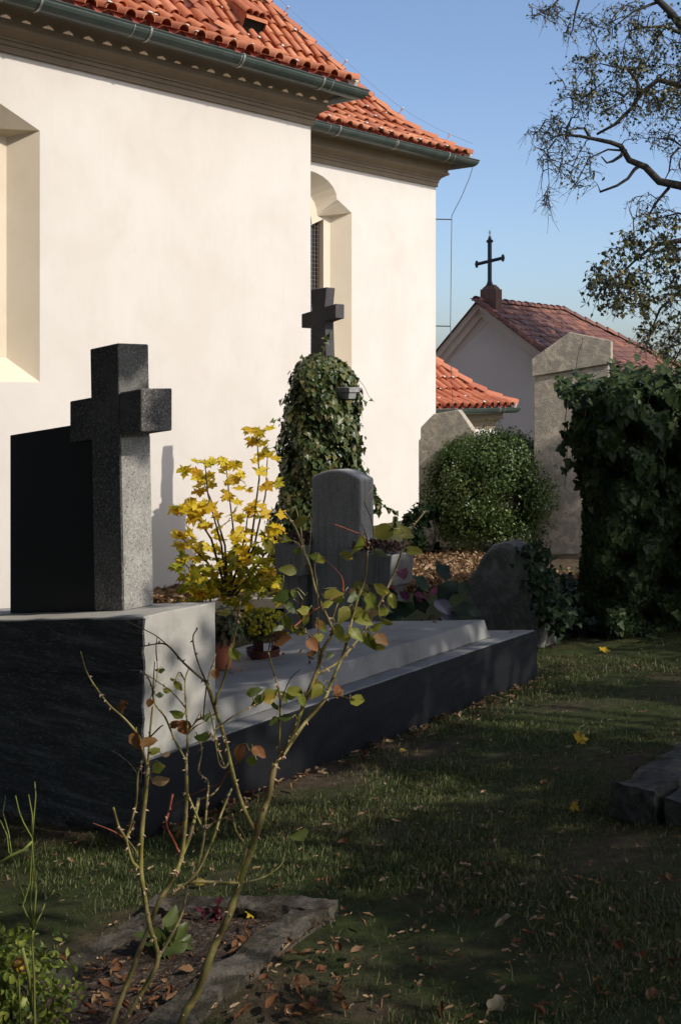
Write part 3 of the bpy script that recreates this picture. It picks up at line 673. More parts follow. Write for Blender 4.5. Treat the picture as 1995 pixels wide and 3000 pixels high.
# ------------------------------------------------------------------ pots on the lid
def on_lid(px, py):
    nn = np.cross(U, V); nn = nn/np.linalg.norm(nn); return plane_hit(px, py, g(0, 0, .508), nn)
def pot(label, px, py, r, h, mat, saucer=True, rim=True):
    p = on_lid(px, py); t_ = thing('flower_pot', p, label, 'flower pot'); z0 = .012
    b = MB(); b.lathe(p+Z*z0, [(r*.72, 0), (r*.98, h*.78), (r*.99, h*.78), (r*1.1, h*.80), (r*1.12, h), (r*1.0, h), (r*.95, h*.9), (.01, h*.88)], 24); obj('pot', b, M[mat], t_, smooth=False)
    if saucer:
        b = MB(); b.lathe(p, [(r*1.15, 0), (r*1.35, .012), (r*1.5, .06), (r*1.44, .06), (r*1.3, .02), (.01, .018)], 24); obj('saucer', b, M[mat], t_)
    return p, t_
p1, t1 = pot('orange terracotta pot of dark mixed greenery beside the tomb plinth', 652, 1962, .075, .19, 'pot', False)
n = 420; d = rnd_dir(n); d[:, 2] = np.abs(d[:, 2]); P = p1+Z*.20+d*np.array([.13, .13, .22])*rng.random((n, 1))**.4; 
o = link('foliage', cloud_mesh('foliage', T_OVAL, P, d+[0, 0, .5], d+rnd_dir(n)*.5, rng.uniform(.03, .055, n)), M['plantgreen'], t1); tag(o, kind='stuff')
p2, t2 = pot('brown plastic pot on saucer with yellow-green chrysanthemum dome', 771, 1925, .078, .15, 'pot_brown')
n = 700; d = rnd_dir(n); d[:, 2] = np.abs(d[:, 2]); P = p2+Z*.15+d*np.array([.16, .16, .14])*rng.random((n, 1))**.5
o = link('foliage', cloud_mesh('foliage', T_OVAL, P, d+rnd_dir(n)*.6, d+rnd_dir(n)*.5, rng.uniform(.03, .05, n)), M['plantgreen'], t2); tag(o, kind='stuff')
n = 260; d = rnd_dir(n); d[:, 2] = np.abs(d[:, 2])*.9+.12; d /= np.linalg.norm(d, axis=1, keepdims=True); C_ = p2+Z*.16+d*np.array([.205, .205, .165])
PP = np.repeat(C_, 9, 0); dd = np.repeat(d, 9, 0); rd = rnd_dir(n*9)
o = link('blossoms', cloud_mesh('blossoms', T_OVAL, PP+dd*.006, dd*.9+rd*.7, rd, rng.uniform(.014, .024, n*9)), M['mum'], t2); tag(o, kind='stuff')
b = MB(); cdir = unit(np.array([0, 0, EYE])-p2); cdir[2] = 0; cdir = unit(cdir); q = unit(cdir*.93+np.array([.36, 0, 0])); sx = np.cross(Z, q); s0 = p2+q*.074+Z*.055
b.add([s0-sx*.026+q*.002, s0+sx*.026+q*.002, s0+sx*.028+Z*.052+q*.012, s0-sx*.028+Z*.052+q*.012, s0-sx*.026-q*.01, s0+sx*.026-q*.01, s0+sx*.028+Z*.052, s0-sx*.028+Z*.052], [(0, 1, 2, 3), (0, 4, 5, 1), (2, 6, 7, 3)]); obj('price_sticker', b, M['sticker'], t2)

# ------------------------------------------------------------------ stones behind
A15 = R(21)
def turn(a, q): return np.array([a[0]*math.cos(q)-a[1]*math.sin(q), a[0]*math.sin(q)+a[1]*math.cos(q), a[2]])
VT, UT = turn(VH, A15), turn(U, A15)    # steles turned a little towards the sun
def stone_poly(name, label, cat, base, poly, depth, mat, parent=None, bev=.012, k=VH, dd=U):
    """poly: (x along the face to the right, z) from base point; face looks towards -U"""
    b = MB(); b.prism([base-k*x+Z*z for x, z in poly], dd*depth); o = obj(name, b, M[mat], parent, bevel=bev)
    if parent is None: tag(o, label, cat)
    return o
# middle dark gravestone with flower boxes
mb_ = at(912, 1900, 11.5); mb_[2] = float(gz(mb_[0], 11.5))-.1
ms = thing('headstone', mb_, 'dark grey round-topped gravestone with planters on both sides', 'headstone')
wd_ = .57; ht = at(0, 1392, 11.4)[2]-mb_[2]; arc = [(wd_*(1-k/10), ht-.0+.075*math.sin(math.pi*k/10)-.02) for k in range(11)]
o = stone_poly('stone', None, None, mb_, [(0, 0), (wd_, 0)]+arc, .22, 'dark_stone', ms, .02)
for sx, ww in ((-.30, .28), (.60, .40)):
    q = mb_-VH*sx-U*.16; z0 = at(0, 1690, 11.4)[2]-mb_[2]; h_ = .29
    b = MB(); b.hexa([q+Z*z0, q+Z*z0-VH*ww, q+Z*z0-VH*ww+U*.36, q+Z*z0+U*.36], [q+Z*(z0+h_)+VH*.03, q+Z*(z0+h_)-VH*(ww+.03), q+Z*(z0+h_)-VH*(ww+.03)+U*.36, q+Z*(z0+h_)+VH*.03+U*.36])
    pl = obj('planter', b, M['planter'], ms, bevel=.012)
    b = MB(); q2 = q-VH*(.06)+U*.05; b.hexa([q2, q2-VH*(ww-.12), q2-VH*(ww-.12)+U*.26, q2+U*.26], [q2+Z*(z0-.003), q2-VH*(ww-.12)+Z*(z0-.003), q2-VH*(ww-.12)+U*.26+Z*(z0-.003), q2+U*.26+Z*(z0-.003)]); obj('pedestal', b, M['planter'], ms)
    n = 500; uv = rng.random((n, 2)); P = q[None]+np.outer(uv[:, 0]*(ww+.03), -VH)+np.outer(uv[:, 1]*.36, U)+Z*(z0+h_+.0); P[:, 2] += rng.random(n)*.06; dd = rnd_dir(n); dd[:, 2] = abs(dd[:, 2])+.4
    o = link('dry_plants', cloud_mesh('dry_plants', T_BOX, P, rnd_dir(n), dd, rng.uniform(.03, .075, n)), M['sedum'], pl); tag(o, kind='stuff')
# ivy-clad cross monument
IC = np.array([-.016*13.8+.0, 13.8, 0]); IC[2] = float(gz(IC[0], IC[1]))
iv = thing('ivy_cross_monument', IC, 'dark stone cross rising from an ivy-covered pedestal by the wall', 'monument')
b = MB(); blk(b, IC, .22, .26, -.1, 1.75); blk(b, IC, .20, .22, 1.75, 1.95, .5); obj('pedestal', b, M['dark_stone'], iv, bevel=.01)
b = MB(); zc_ = at(0, 1150, 13.8)[2]-IC[2]; IC2 = IC-VH*.17+U*.07; blk(b, IC2, .10, .24, zc_-.07, zc_, 1.05); blk(b, IC2, .115, .265, zc_+.002, zc_+.06); obj('cap_moulding', b, M['dark_stone'], iv, bevel=.006)
def P_(px, py, Y=13.8): return at(px, py, Y)
zt = P_(0, 845)[2]; b = MB(); base = np.array([P_(933, 0)[0], 13.8, 0])
def cpoly(pts): return [base-VH*x+np.array([0, 0, z]) for x, z in pts]
za0, za1 = P_(0, 945)[2], P_(0, 905)[2]; zb0 = P_(0, 1080)[2]; sk = .02
poly = [(-.115, zb0), (.115, zb0), (.095, za0+.01), (.245, za0+.045), (.245, za1+.05), (.09, za1+.02), (.115, zt+.01), (-.115, zt-.015), (-.09, za1-.02), (-.245, za1-.05), (-.245, za0-.055), (-.095, za0-.02)]
b.prism(cpoly(poly), U*.16); obj('cross', b, M['cross_stone'], iv, bevel=.006)
prof = [(1035, 938, 34), (1060, 940, 72), (1100, 943, 100), (1140, 950, 104), (1200, 946, 112), (1300, 943, 118), (1400, 938, 124), (1500, 935, 130), (1600, 930, 138), (1700, 925, 150), (1745, 920, 160)]
pa = np.array(prof); n = 12500; yv = rng.uniform(1035, 1745, n); th = rng.uniform(-math.pi, math.pi, n)
cx = np.interp(yv, pa[:, 0], pa[:, 1]); rw = (np.interp(yv, pa[:, 0], pa[:, 2])-16)/F*13.8
rw = rw*(1+.11*np.sin(th*3+yv*.02)+.10*np.sin(th*5-yv*.031)+.05*np.sin(th*9+yv*.06)+rng.normal(0, .07, n))
X = (cx-HX)/F*13.8+rw*np.sin(th); Y = 13.85-rw*np.cos(th)*.9; Zv = EYE-(yv-HY)/F*13.8
nr = np.stack([np.sin(th), -np.cos(th), np.full(n, .35)], 1)+rnd_dir(n)*.55; upv = np.stack([np.zeros(n), np.zeros(n), -np.ones(n)], 1)+rnd_dir(n)*.5
ok = Y < 14.25
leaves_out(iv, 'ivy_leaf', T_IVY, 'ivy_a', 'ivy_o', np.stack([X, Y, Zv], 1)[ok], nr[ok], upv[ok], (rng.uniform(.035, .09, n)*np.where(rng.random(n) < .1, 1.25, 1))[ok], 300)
b = MB(); b.lathe(np.array([-.2, 13.88, IC[2]]), [(.40, -.1), (.37, .6), (.34, 1.3), (.30, 1.75), (.16, 2.0)], 14); obj('ivy_core', b, M['bark'], iv)
def vine(pts, Y, parent, mat='cane_dark', r=.006, lf=0, tm=T_IVY, m_o='ivy_o', sz=(.04, .07)):
    q = [at(x, y, Y+.04*math.sin(i)) for i, (x, y) in enumerate(pts)]; b = MB(); b.tube(q, [r*(1-.5*i/len(q)) for i in range(len(q))], 5); obj('vine', b, M[mat], parent)
    me = leaf_mesh('vine_leaf', tm, m_o)
    for k in range(lf):
        f = random.random()*(len(q)-1); i = int(f); p = q[i]+(q[min(i+1, len(q)-1)]-q[i])*(f-i)
        nn = unit(rng.normal(0, .6, 3)+np.array([.2, -1, .3])); x, y, z = frames(nn[None], (rng.normal(0, .6, 3)-Z)[None])
        link('vine_leaf', me, None, parent, basis(p, x[0], y[0], z[0], random.uniform(*sz)))
vine([(945, 1060), (948, 1010), (958, 985), (970, 968)], 13.6, iv, lf=9)
vine([(900, 1070), (890, 1050), (885, 1040)], 13.6, iv, lf=8)
vine([(1050, 1110), (1065, 1130), (1080, 1160), (1097, 1178)], 13.6, iv, r=.003, lf=1)
vine([(835, 1225), (815, 1228), (800, 1232)], 13.6, iv, r=.003, lf=3)
vine([(830, 1300), (800, 1310), (770, 1325)], 13.6, iv, r=.003, lf=4)
vine([(1060, 1400), (1090, 1420), (1105, 1460), (1110, 1500)], 13.6, iv, lf=40, sz=(.06, .1))
vine([(1080, 1450), (1130, 1485), (1160, 1500), (1155, 1540)], 13.6, iv, lf=34)
# chamfered stele near the corner
q = at(1226, 1500, 18.2); q[2] = float(gz(q[0], 18.2))-.05
H = lambda y, Y: float(at(0, y, Y)[2])
zz = lambda y: H(y, 18.2)-q[2]
stone_poly('stele', 'grey-brown stele with chamfered top corners beside the church corner', 'headstone', q, [(0, 0), (.85, 0), (.85, zz(1330)), (.81, zz(1312)), (.81, zz(1258)), (.60, zz(1200)), (.23, zz(1212)), (.03, zz(1252)), (.03, zz(1285)), (0, zz(1290))], .28, 'stele', k=-turn(-VH, A15), dd=turn(U, A15))
# tall pointed stele
q = at(1562, 1600, 17.0); q[2] = float(gz(q[0], 17.0))-.05; zz = lambda y: H(y, 17.0)-q[2]; SZ = 1.0
ts_ = thing('pointed_stele', q, 'tall rough grey stele with cracked pointed cap beside the ivy mass', 'headstone')
w_ = 1.02
b = MB(); b.prism([q-VT*x+Z*z for x, z in [(0, 0), (w_, 0), (w_, zz(1068)), (0, zz(1106))]], UT*.26); o = obj('body', b, M['stele'], ts_, bevel=.012)
b = MB(); b.prism([q-VT*x-UT*.035+Z*z for x, z in [(-.02, zz(1104)), (w_+.04, zz(1066)), (w_+.04, zz(1000)), (.50, zz(974)), (-.02, zz(1052))]], UT*.34); o = obj('cap', b, M['stele'], ts_, bevel=.012)
def crack(pts, parent, P0, off=.004, wdt=.006):
    b = MB(); nrm = -UT; 
    qs = [plane_hit(x, y, P0, nrm)-UT*off for x, y in pts]; b.tube(qs, wdt, 4); return obj('crack', b, M['granite'], parent)
crack([(1707, 990), (1703, 1010), (1695, 1030), (1690, 1055), (1686, 1080)], ts_, q-UT*.035, .0, .0025); crack([(1588, 1015), (1600, 1045), (1615, 1075)], ts_, q-UT*.035, -.0005, .0016); crack([(1693, 1022), (1712, 1022), (1725, 1032)], ts_, q-UT*.035, -.0005, .0016)
# rounded boulder-like stone with ivy
q = at(1372, 1850, 11.0); q[2] = float(gz(q[0], 11.0))-.1; zz = lambda y: H(y, 11.)-q[2]
pl = [(0, 0), (.72, 0), (.74, zz(1770)), (.71, zz(1700)), (.64, zz(1640)), (.52, zz(1595)), (.38, zz(1578)), (.24, zz(1590)), (.13, zz(1625)), (.07, zz(1660)), (.0, zz(1690)), (-.02, zz(1740))]
rs = thing('rounded_stone', q, 'rough dark round-headed stone half covered in ivy beside the tomb', 'headstone')
o = stone_poly('stone', None, None, q, pl, .28, 'boulder', rs, .04); rough(o, 5, .008, 6)
n = 420; f = rng.random(n); P = np.stack([at(1, 1, 1)]*n); xx = 1548+90*f+rng.normal(0, 20, n); yy = 1585+240*f**.8+rng.normal(0, 22, n)
P = np.array([plane_hit(a, b_, q, -U)+U*c for a, b_, c in zip(xx, yy, rng.normal(.03, .09, n))])
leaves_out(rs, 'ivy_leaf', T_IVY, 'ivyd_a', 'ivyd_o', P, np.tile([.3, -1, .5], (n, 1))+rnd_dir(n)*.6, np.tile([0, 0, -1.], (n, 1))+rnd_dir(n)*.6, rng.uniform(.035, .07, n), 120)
# flat slab grave behind the pots
a0, a1 = ghit(690, 1800), ghit(905, 1765)
b = MB(); c = (ghit(760, 1772)); b.box(c+V*0-U*.4+V*.5+Z*.0, U*1.7, -V*1.25, Z*.12); o = obj('grave_slab', b, M['concrete'], None, bevel=.01); tag(o, 'flat pale grave slab lying behind the potted chrysanthemum', 'grave slab')

# ------------------------------------------------------------------ plants
def bush(root, C_, rad, n, tm, mat, size, core, seed=0, lump=.16, flat=.2, upb=.7, clumps=70, nm='crown'):
    """crown of many sprigs gathered in clumps over an ellipsoid"""
    r2 = np.random.default_rng(seed); C_ = np.asarray(C_); rad = np.asarray(rad)
    cd_ = r2.normal(0, 1, (clumps, 3)); cd_ /= np.linalg.norm(cd_, axis=1, keepdims=True); cd_[:, 2] = np.where(cd_[:, 2] < -.6, -cd_[:, 2], cd_[:, 2])
    cp = C_+cd_*rad*r2.uniform(.72, 1.0, (clumps, 1)); k = r2.integers(0, clumps, n)
    off = r2.normal(0, 1, (n, 3)); off /= np.linalg.norm(off, axis=1, keepdims=True); off *= (r2.random((n, 1))**.45)*lump*rad.mean()*r2.uniform(.8, 1.5, (clumps, 1))[k]
    P = cp[k]+off*[1, 1, 1.25]; out = (P-C_)/rad; nn = out+r2.normal(0, .8, (n, 3)); up = out*.6+np.array([0, 0, upb])+r2.normal(0, .45, (n, 3))
    tint = np.clip(r2.random(clumps)[k]*.5+r2.random(n)*.5, 0, 1)
    o = link(nm, cloud_mesh(nm, tm, P, nn, up, r2.uniform(*size, n), tint), mat, root); tag(o, kind='stuff')
    if core:
        b = MB(); b.lathe(C_, [(max(.02, core*rad[0]*math.cos(a)), core*rad[2]*math.sin(a)) for a in np.linspace(-1.45, 1.45, 9)], 14); o = obj('stems', b, M['bark'], root)
bc = at(1452, 1466, 17.4); gb = float(gz(bc[0], bc[1]))
bw = thing('boxwood_bush', (bc[0], bc[1], gb), 'rounded green boxwood bush in front of the steles', 'bush')
bush(bw, bc-Z*.04, (.95, .82, .88), 60000, T_BOX, M['box'], (.035, .06), .58, 3, .21, clumps=300)
bush(bw, bc+np.array([-.42, -.1, .38]), (.40, .4, .42), 9000, T_BOX, M['box'], (.035, .06), 0, 31, .3, clumps=50)
bush(bw, bc+np.array([.50, -.1, .02]), (.42, .4, .50), 9000, T_BOX, M['box'], (.035, .06), 0, 32, .3, clumps=50)
bush(bw, bc+np.array([.12, -.1, .50]), (.40, .4, .40), 7000, T_BOX, M['box'], (.035, .06), 0, 33, .3, clumps=40)
b = MB(); b.tube([(bc[0], bc[1], gb-.05), (bc[0], bc[1], bc[2])], [.06, .03], 6); obj('trunk', b, M['bark'], bw)
b2 = at(1238, 1560, 17.0); ds = thing('ivy_clump', (b2[0], b2[1], float(gz(b2[0], b2[1]))), 'small brownish ivy clump at the foot of the chamfered stele', 'shrub')
bush(ds, b2-Z*.03, (.24, .24, .38), 1300, T_IVY, M['ivyd_a'], (.05, .09), .8, 5, .3, upb=-.5, clumps=26, nm='foliage')
# big ivy mass on the right
IM = thing('ivy_mass', (3.2, 11.3, float(gz(3.2, 11.3))), 'tall dark ivy thicket spilling over at the lawn edge', 'ivy')
n = 15000; fx = rng.random(n); fz = rng.random(n)
xl = 1700+20*np.sin(fz*9); y_img = 1140+(1870-1140)*(1-fz)
left = np.interp(y_img, [1090, 1120, 1150, 1200, 1300, 1330, 1400, 1500, 1600, 1700, 1800, 1870], [1800, 1760, 1715, 1690, 1682, 1694, 1708, 1712, 1708, 1700, 1685, 1680])
x_img = left+(2350-left)*fx**1.15
front = 11.0+.30*np.sin(x_img*.013)+.22*np.sin(y_img*.012+x_img*.007)+.16*np.sin(x_img*.045+y_img*.02)+.14*np.sin(y_img*.05-x_img*.03)+.5*np.exp(-((x_img-left)/45)**2)-.35*np.clip((1400-y_img)/300, 0, 1)*np.clip((y_img-1100)/80, 0, 1)-.15*fz
Yd = front+np.abs(rng.normal(0, .12, n)); P = np.stack([(x_img-HX)/F*Yd, Yd, EYE-(y_img-HY)/F*Yd], 1)
# top surface
n2 = 4200; tx = rng.uniform(1745, 2350, n2); ty = rng.uniform(10.9, 13.4, n2); topz = EYE-(1158+26*np.sin(tx*.021+1)+16*np.sin(tx*.057)+12*np.sin(ty*5)-HY)/F*11.2+np.where(rng.random(n2) < .12, rng.random(n2)*.16, 0)+rng.normal(0, .05, n2)+.03*(ty-11)
P2 = np.stack([(tx-HX)/F*11.2, ty, topz], 1); P = np.concatenate([P, P2])
nr = np.concatenate([np.tile([-.15, -1, .25], (n, 1))+rnd_dir(n)*.55, np.tile([-.1, -.4, 1.], (n2, 1))+rnd_dir(n2)*.5])
upv = np.tile([0, -.1, -1.], (n+n2, 1))+rnd_dir(n+n2)*.45
szs = np.concatenate([np.where(y_img < 1380, rng.uniform(.06, .14, n), rng.uniform(.04, .085, n)), rng.uniform(.06, .12, n2)])
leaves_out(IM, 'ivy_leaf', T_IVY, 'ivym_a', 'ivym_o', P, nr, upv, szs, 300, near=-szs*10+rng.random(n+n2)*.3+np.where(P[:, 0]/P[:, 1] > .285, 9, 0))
b = MB(); b.hexa([(2.75, 11.7, -.9), (8, 11.7, -.9), (8, 13.3, -.9), (2.9, 13.3, -.9)], [(2.75, 11.6, 1.52), (8, 11.6, 1.52), (8, 13.2, 1.52), (2.9, 13.2, 1.52)]); o = obj('stems', b, M['bark'], IM); rough(o, 4, .07, 2)
n = 260; P = np.array([at(a, b_, Y_) for a, b_, Y_ in zip(rng.uniform(1650, 1720, n), rng.uniform(1390, 1620, n), rng.uniform(13.5, 14.2, n))])
for k in range(26):
    xs_ = random.choice([random.uniform(1640, 1760), random.uniform(1700, 1990)]); y0 = random.uniform(1110, 1330); L_ = random.uniform(60, 190); dx = random.uniform(-30, 12)
    vine([(xs_, y0), (xs_+dx*.4, y0+L_*.3), (xs_+dx*.8, y0+L_*.65), (xs_+dx, y0+L_)], 10.55+random.uniform(-.1, .25), IM, r=.004, lf=random.randint(6, 13), m_o='ivym_o', sz=(.05, .11))
for k in range(14):
    xs_ = random.uniform(1700, 1990); y0 = random.uniform(1130, 1165); vine([(xs_, y0+40), (xs_+random.uniform(-15, 15), y0), (xs_+random.uniform(-35, 35), y0-random.uniform(15, 50))], 10.9, IM, r=.004, lf=7, m_o='ivym_o', sz=(.05, .10))
# trailing ground ivy between stone and thicket
gi = thing('ground_ivy', ghit(1620, 1850), 'dark creeping ivy on the ground between round stone and thicket', 'ivy')
n = 2300; px_ = rng.uniform(1500, 1800, n); py_ = rng.uniform(1745, 1870, n); P = np.array([ghit(a, b_) for a, b_ in zip(px_, py_)]); P[:, 2] += rng.random(n)**1.5*.28*np.clip(1.2-abs(px_-1600)/250, .2, 1)
leaves_out(gi, 'ivy_leaf', T_IVY, 'ivyd_a', 'ivyd_o', P, np.tile([0, -.5, 1.], (n, 1))+rnd_dir(n)*.6, np.tile([0, -.6, -.5], (n, 1))+rnd_dir(n)*.6, rng.uniform(.05, .10, n), 150)
# yellow maple sapling
mp0 = ghit(660, 1725); mp0 = at(655, 1740, 12.4); mp0[2] = float(gz(mp0[0], 12.4))
mp = thing('maple_sapling', mp0, 'young maple sapling with bright yellow autumn leaves against the wall', 'sapling')
stems = [[(665, 1745), (650, 1600), (610, 1450), (600, 1345)], [(665, 1745), (660, 1600), (625, 1480), (592, 1400)], [(670, 1745), (690, 1600), (672, 1450), (660, 1340)], [(680, 1745), (735, 1600), (760, 1400), (752, 1255)], [(680, 1745), (745, 1600), (778, 1450), (785, 1320)],
         [(660, 1745), (610, 1650), (560, 1600), (525, 1570)], [(665, 1745), (620, 1580), (570, 1500), (545, 1475)], [(670, 1745), (700, 1650), (720, 1560), (730, 1480)], [(660, 1745), (600, 1690), (560, 1670), (530, 1640)], [(665, 1745), (630, 1715), (590, 1700), (560, 1690)], [(675, 1745), (710, 1710), (750, 1690), (790, 1670)], [(690, 1745), (740, 1680), (790, 1600), (800, 1540)]]
vs = [leaf_mesh('maple_leaf%d' % i, T_MAPLE, 'maple', .05) for i in range(4)]; vg = [leaf_mesh('maple_green%d' % i, T_MAPLE, 'maple_g', .05) for i in range(3)]
for si, st in enumerate(stems):
    dep = 12.4+random.uniform(-.35, .35); q = [at(x, y, 12.4+(dep-12.4)*i/3) for i, (x, y) in enumerate(st)]; b = MB(); b.tube(q, [.014, .011, .008, .004], 6); obj('stem', b, M['cane_dark'], mp)
    nl = 22 if si < 5 else 38
    for k in range(nl):
        f = 1-random.random()**1.35; f = min(f, .999)*(len(q)-1) if k > 1 else len(q)-1.001; i = int(f); p = q[i]+(q[i+1]-q[i])*(f-i)
        spread = .05+.25*(1-f/3)**.7; p2 = p+np.array([random.gauss(0, 1), random.gauss(0, .8), random.gauss(0, .35)])*spread
        x_, y_ = px_of(p2)
        if x_ > 835 or x_ < 512: continue
        low = y_ > 1600; me = random.choice(vg if (low and random.random() < .75) or random.random() < .08 else vs)
        nn = unit(np.array([random.gauss(0, .4), -.55+random.gauss(0, .4), .95+random.gauss(0, .3)])); x, y, z = frames(nn[None], np.array([[random.gauss(0, .8), -.3, -.6]]))
        link('leaf', me, None, mp, basis(p2, x[0], y[0], z[0], random.uniform(.08, .14)))

# funeral spray of broad leaves and pink ribbon by the tomb
q = ghit(1250, 1850); q = at(1250, 1850, 10.6); q[2] = float(gz(q[0], q[1])); sp = thing('funeral_spray', q, 'grave spray of broad dark leaves with pink and lilac ribbons', 'flower spray')
for (x, y, s, a, mt) in [(1290, 1760, .26, .5, 'broad'), (1310, 1700, .24, .1, 'broad'), (1250, 1790, .25, -.8, 'broad'), (1215, 1780, .22, -1.6, 'broad'), (1330, 1790, .25, 1.5, 'broad'), (1285, 1820, .24, 2.2, 'broad'), (1180, 1800, .2, -2, 'broad'), (1345, 1740, .2, .9, 'broad'), (1255, 1730, .2, -.4, 'broad'), (1230, 1820, .22, 3, 'broad'), (1320, 1835, .22, 1.9, 'broad'), (1165, 1750, .16, -1, 'broad'),
                         (1182, 1700, .17, -.2, 'wine'), (1160, 1730, .14, -1, 'wine'), (1215, 1745, .15, 1.6, 'pink'), (1200, 1752, .12, -1.2, 'pink'), (1225, 1748, .11, 1.2, 'wine'), (1275, 1765, .16, 2.4, 'lilac'), (1300, 1795, .17, 2.4, 'lilac'), (1265, 1745, .1, .3, 'pink')]:
    p = at(x, y, 10.45+random.uniform(-.12, .12)); nn = unit(np.array([random.gauss(.15, .35), -.8, .55+random.gauss(0, .3)])); x_, y_, z_ = frames(nn[None], np.array([[math.sin(a), 0, math.cos(a)]]))
    link('leaf' if mt in ('broad', 'wine') else 'ribbon', leaf_mesh('spray_'+mt, T_OVAL if mt != 'lilac' else T_CURL, mt, .04), None, sp, basis(p, x_[0], y_[0], z_[0], s))
b = MB(); b.tube([q-U*.2, q+Z*.2, q+Z*.35+U*.1], [.05, .04, .03], 6); obj('stalks', b, M['cane_dark'], sp)

# ------------------------------------------------------------------ linden with branches against the sky
TD = 27.0
tr = thing('linden_tree', (9.4, TD, float(gz(9.4, TD))), 'tall thinning linden tree whose branches reach in against the sky', 'tree')
wood = MB(); nodes = []
def limb(pts, r0, r1, dep=TD, d1=None):
    n_ = len(pts); q = []
    for i, (x, y) in enumerate(pts):
        Yd_ = dep+(0 if d1 is None else (d1-dep)*i/(n_-1)); q.append(at(x, y, Yd_)+rng.normal(0, .03, 3))
    rad = [r0+(r1-r0)*i/(n_-1) for i in range(n_)]; wood.tube(q, rad, 7)
    for i in range(n_-1):
        for f in (0, .33, .66): nodes.append((q[i]+(q[i+1]-q[i])*f, rad[i]))
    nodes.append((q[-1], rad[-1]))
T0 = (2250, 700)
limb([(2250, 1750), (2240, 1300), (2235, 900), (2230, 600), (2215, 300), (2200, 50), (2170, -200), (2150, -420)], .42, .12)
limb([(2235, 800), (2120, 620), (1995, 545), (1925, 535), (1882, 492), (1850, 468), (1822, 432), (1790, 415), (1740, 405), (1690, 400), (1640, 397), (1610, 405)], .115, .016)
limb([(2225, 450), (2100, 300), (1995, 252), (1930, 235), (1880, 270), (1845, 310), (1800, 362), (1752, 403)], .085, .028)
limb([(2205, 150), (2090, 110), (1995, 75), (1962, 40), (1915, 0), (1870, -60)], .12, .06)
limb([(1993, 90), (1940, 75), (1880, 78), (1825, 92)], .05, .015); limb([(1868, 480), (1858, 500), (1838, 518), (1800, 540), (1752, 570), (1748, 563)], .045, .02); limb([(1828, 438), (1818, 452), (1795, 468), (1780, 475), (1755, 460)], .05, .015)
limb([(1868, 285), (1862, 230), (1840, 200), (1790, 195), (1755, 192)], .05, .012); limb([(1838, 285), (1815, 265), (1790, 275)], .04, .012); limb([(1660, 398), (1662, 370), (1670, 350), (1700, 340)], .035, .01)
limb([(1735, 402), (1710, 380), (1690, 370), (1650, 385)], .04, .01); limb([(2100, 300), (2000, 430), (1960, 402), (1930, 402)], .06, .015); limb([(1990, 430), (1965, 460), (1955, 500), (1948, 530)], .03, .008)
limb([(1960, 545), (1925, 585), (1905, 620), (1890, 660)], .04, .012); limb([(2230, 900), (2100, 760), (1995, 700), (1930, 720), (1860, 760), (1790, 830)], .10, .012); limb([(2230, 980), (2090, 860), (1995, 850), (1930, 900), (1900, 980)], .08, .012); limb([(2100, 760), (2040, 640), (1985, 620), (1940, 640)], .05, .012)
limb([(2090, 860), (2030, 960), (1990, 1030), (1960, 1080)], .05, .01); limb([(1870, -60), (1760, -90), (1700, -20), (1682, 40), (1668, 85)], .05, .012); limb([(1760, -90), (1660, -40), (1620, 20), (1560, 45)], .04, .01)
limb([(1620, 405), (1612, 440), (1608, 500), (1605, 540)], .02, .006); limb([(1830, 440), (1780, 430), (1720, 470), (1690, 530)], .03, .008); limb([(1930, 0), (1860, 30), (1800, 70)], .04, .01)
regions = [([(1800, 230), 170, 95], 150, 5, .9), ([(1930, 170), 120, 150], 110, 5, .9), ([(1690, 330), 90, 60], 45, 3, .7), ([(1610, 410), 70, 75], 70, 1, .55), ([(1690, 490), 55, 70], 45, 4, .7), ([(1605, 560), 20, 60], 16, 1, .5), ([(1930, 350), 110, 80], 70, 4, .8), ([(1840, 60), 130, 60], 70, 3, .8), ([(1600, 30), 60, 30], 26, 3, .7), ([(1670, 70), 35, 35], 14, 3, .7),
           ([(1920, 690), 120, 70], 80, 4, 1.2), ([(1870, 790), 150, 90], 130, 4, 1.3), ([(1800, 850), 95, 60], 60, 4, 1.3), ([(1960, 890), 110, 120], 100, 4, 1.15), ([(1950, 1010), 70, 75], 50, 3, 1.0), ([(1900, 600), 70, 40], 22, 1, .6), ([(2080, 250), 90, 300], 150, 6, .9), ([(2120, 800), 110, 250], 170, 6, 1), ([(1960, 470), 40, 50], 12, 2, .6), ([(2420, 330), 210, 300], 330, 11, 1.7), ([(2300, 120), 150, 200], 120, 9, 1.5)]
LP, LN, LU, LS = [], [], [], []
NP = np.array([a for a, _ in nodes]); 
tg = []
for (c, rx, ry), n_, nl, ls in regions:
    for _ in range(int(n_*.8)):
        a = random.random()*2*math.pi; r_ = math.sqrt(random.random()); tg.append((at(c[0]+rx*r_*math.cos(a), c[1]+ry*r_*math.sin(a), TD+random.gauss(0, .9)), nl, ls))
tg.sort(key=lambda a: np.min(np.linalg.norm(NP-a[0], axis=1)))
NPl = [p for p in NP]
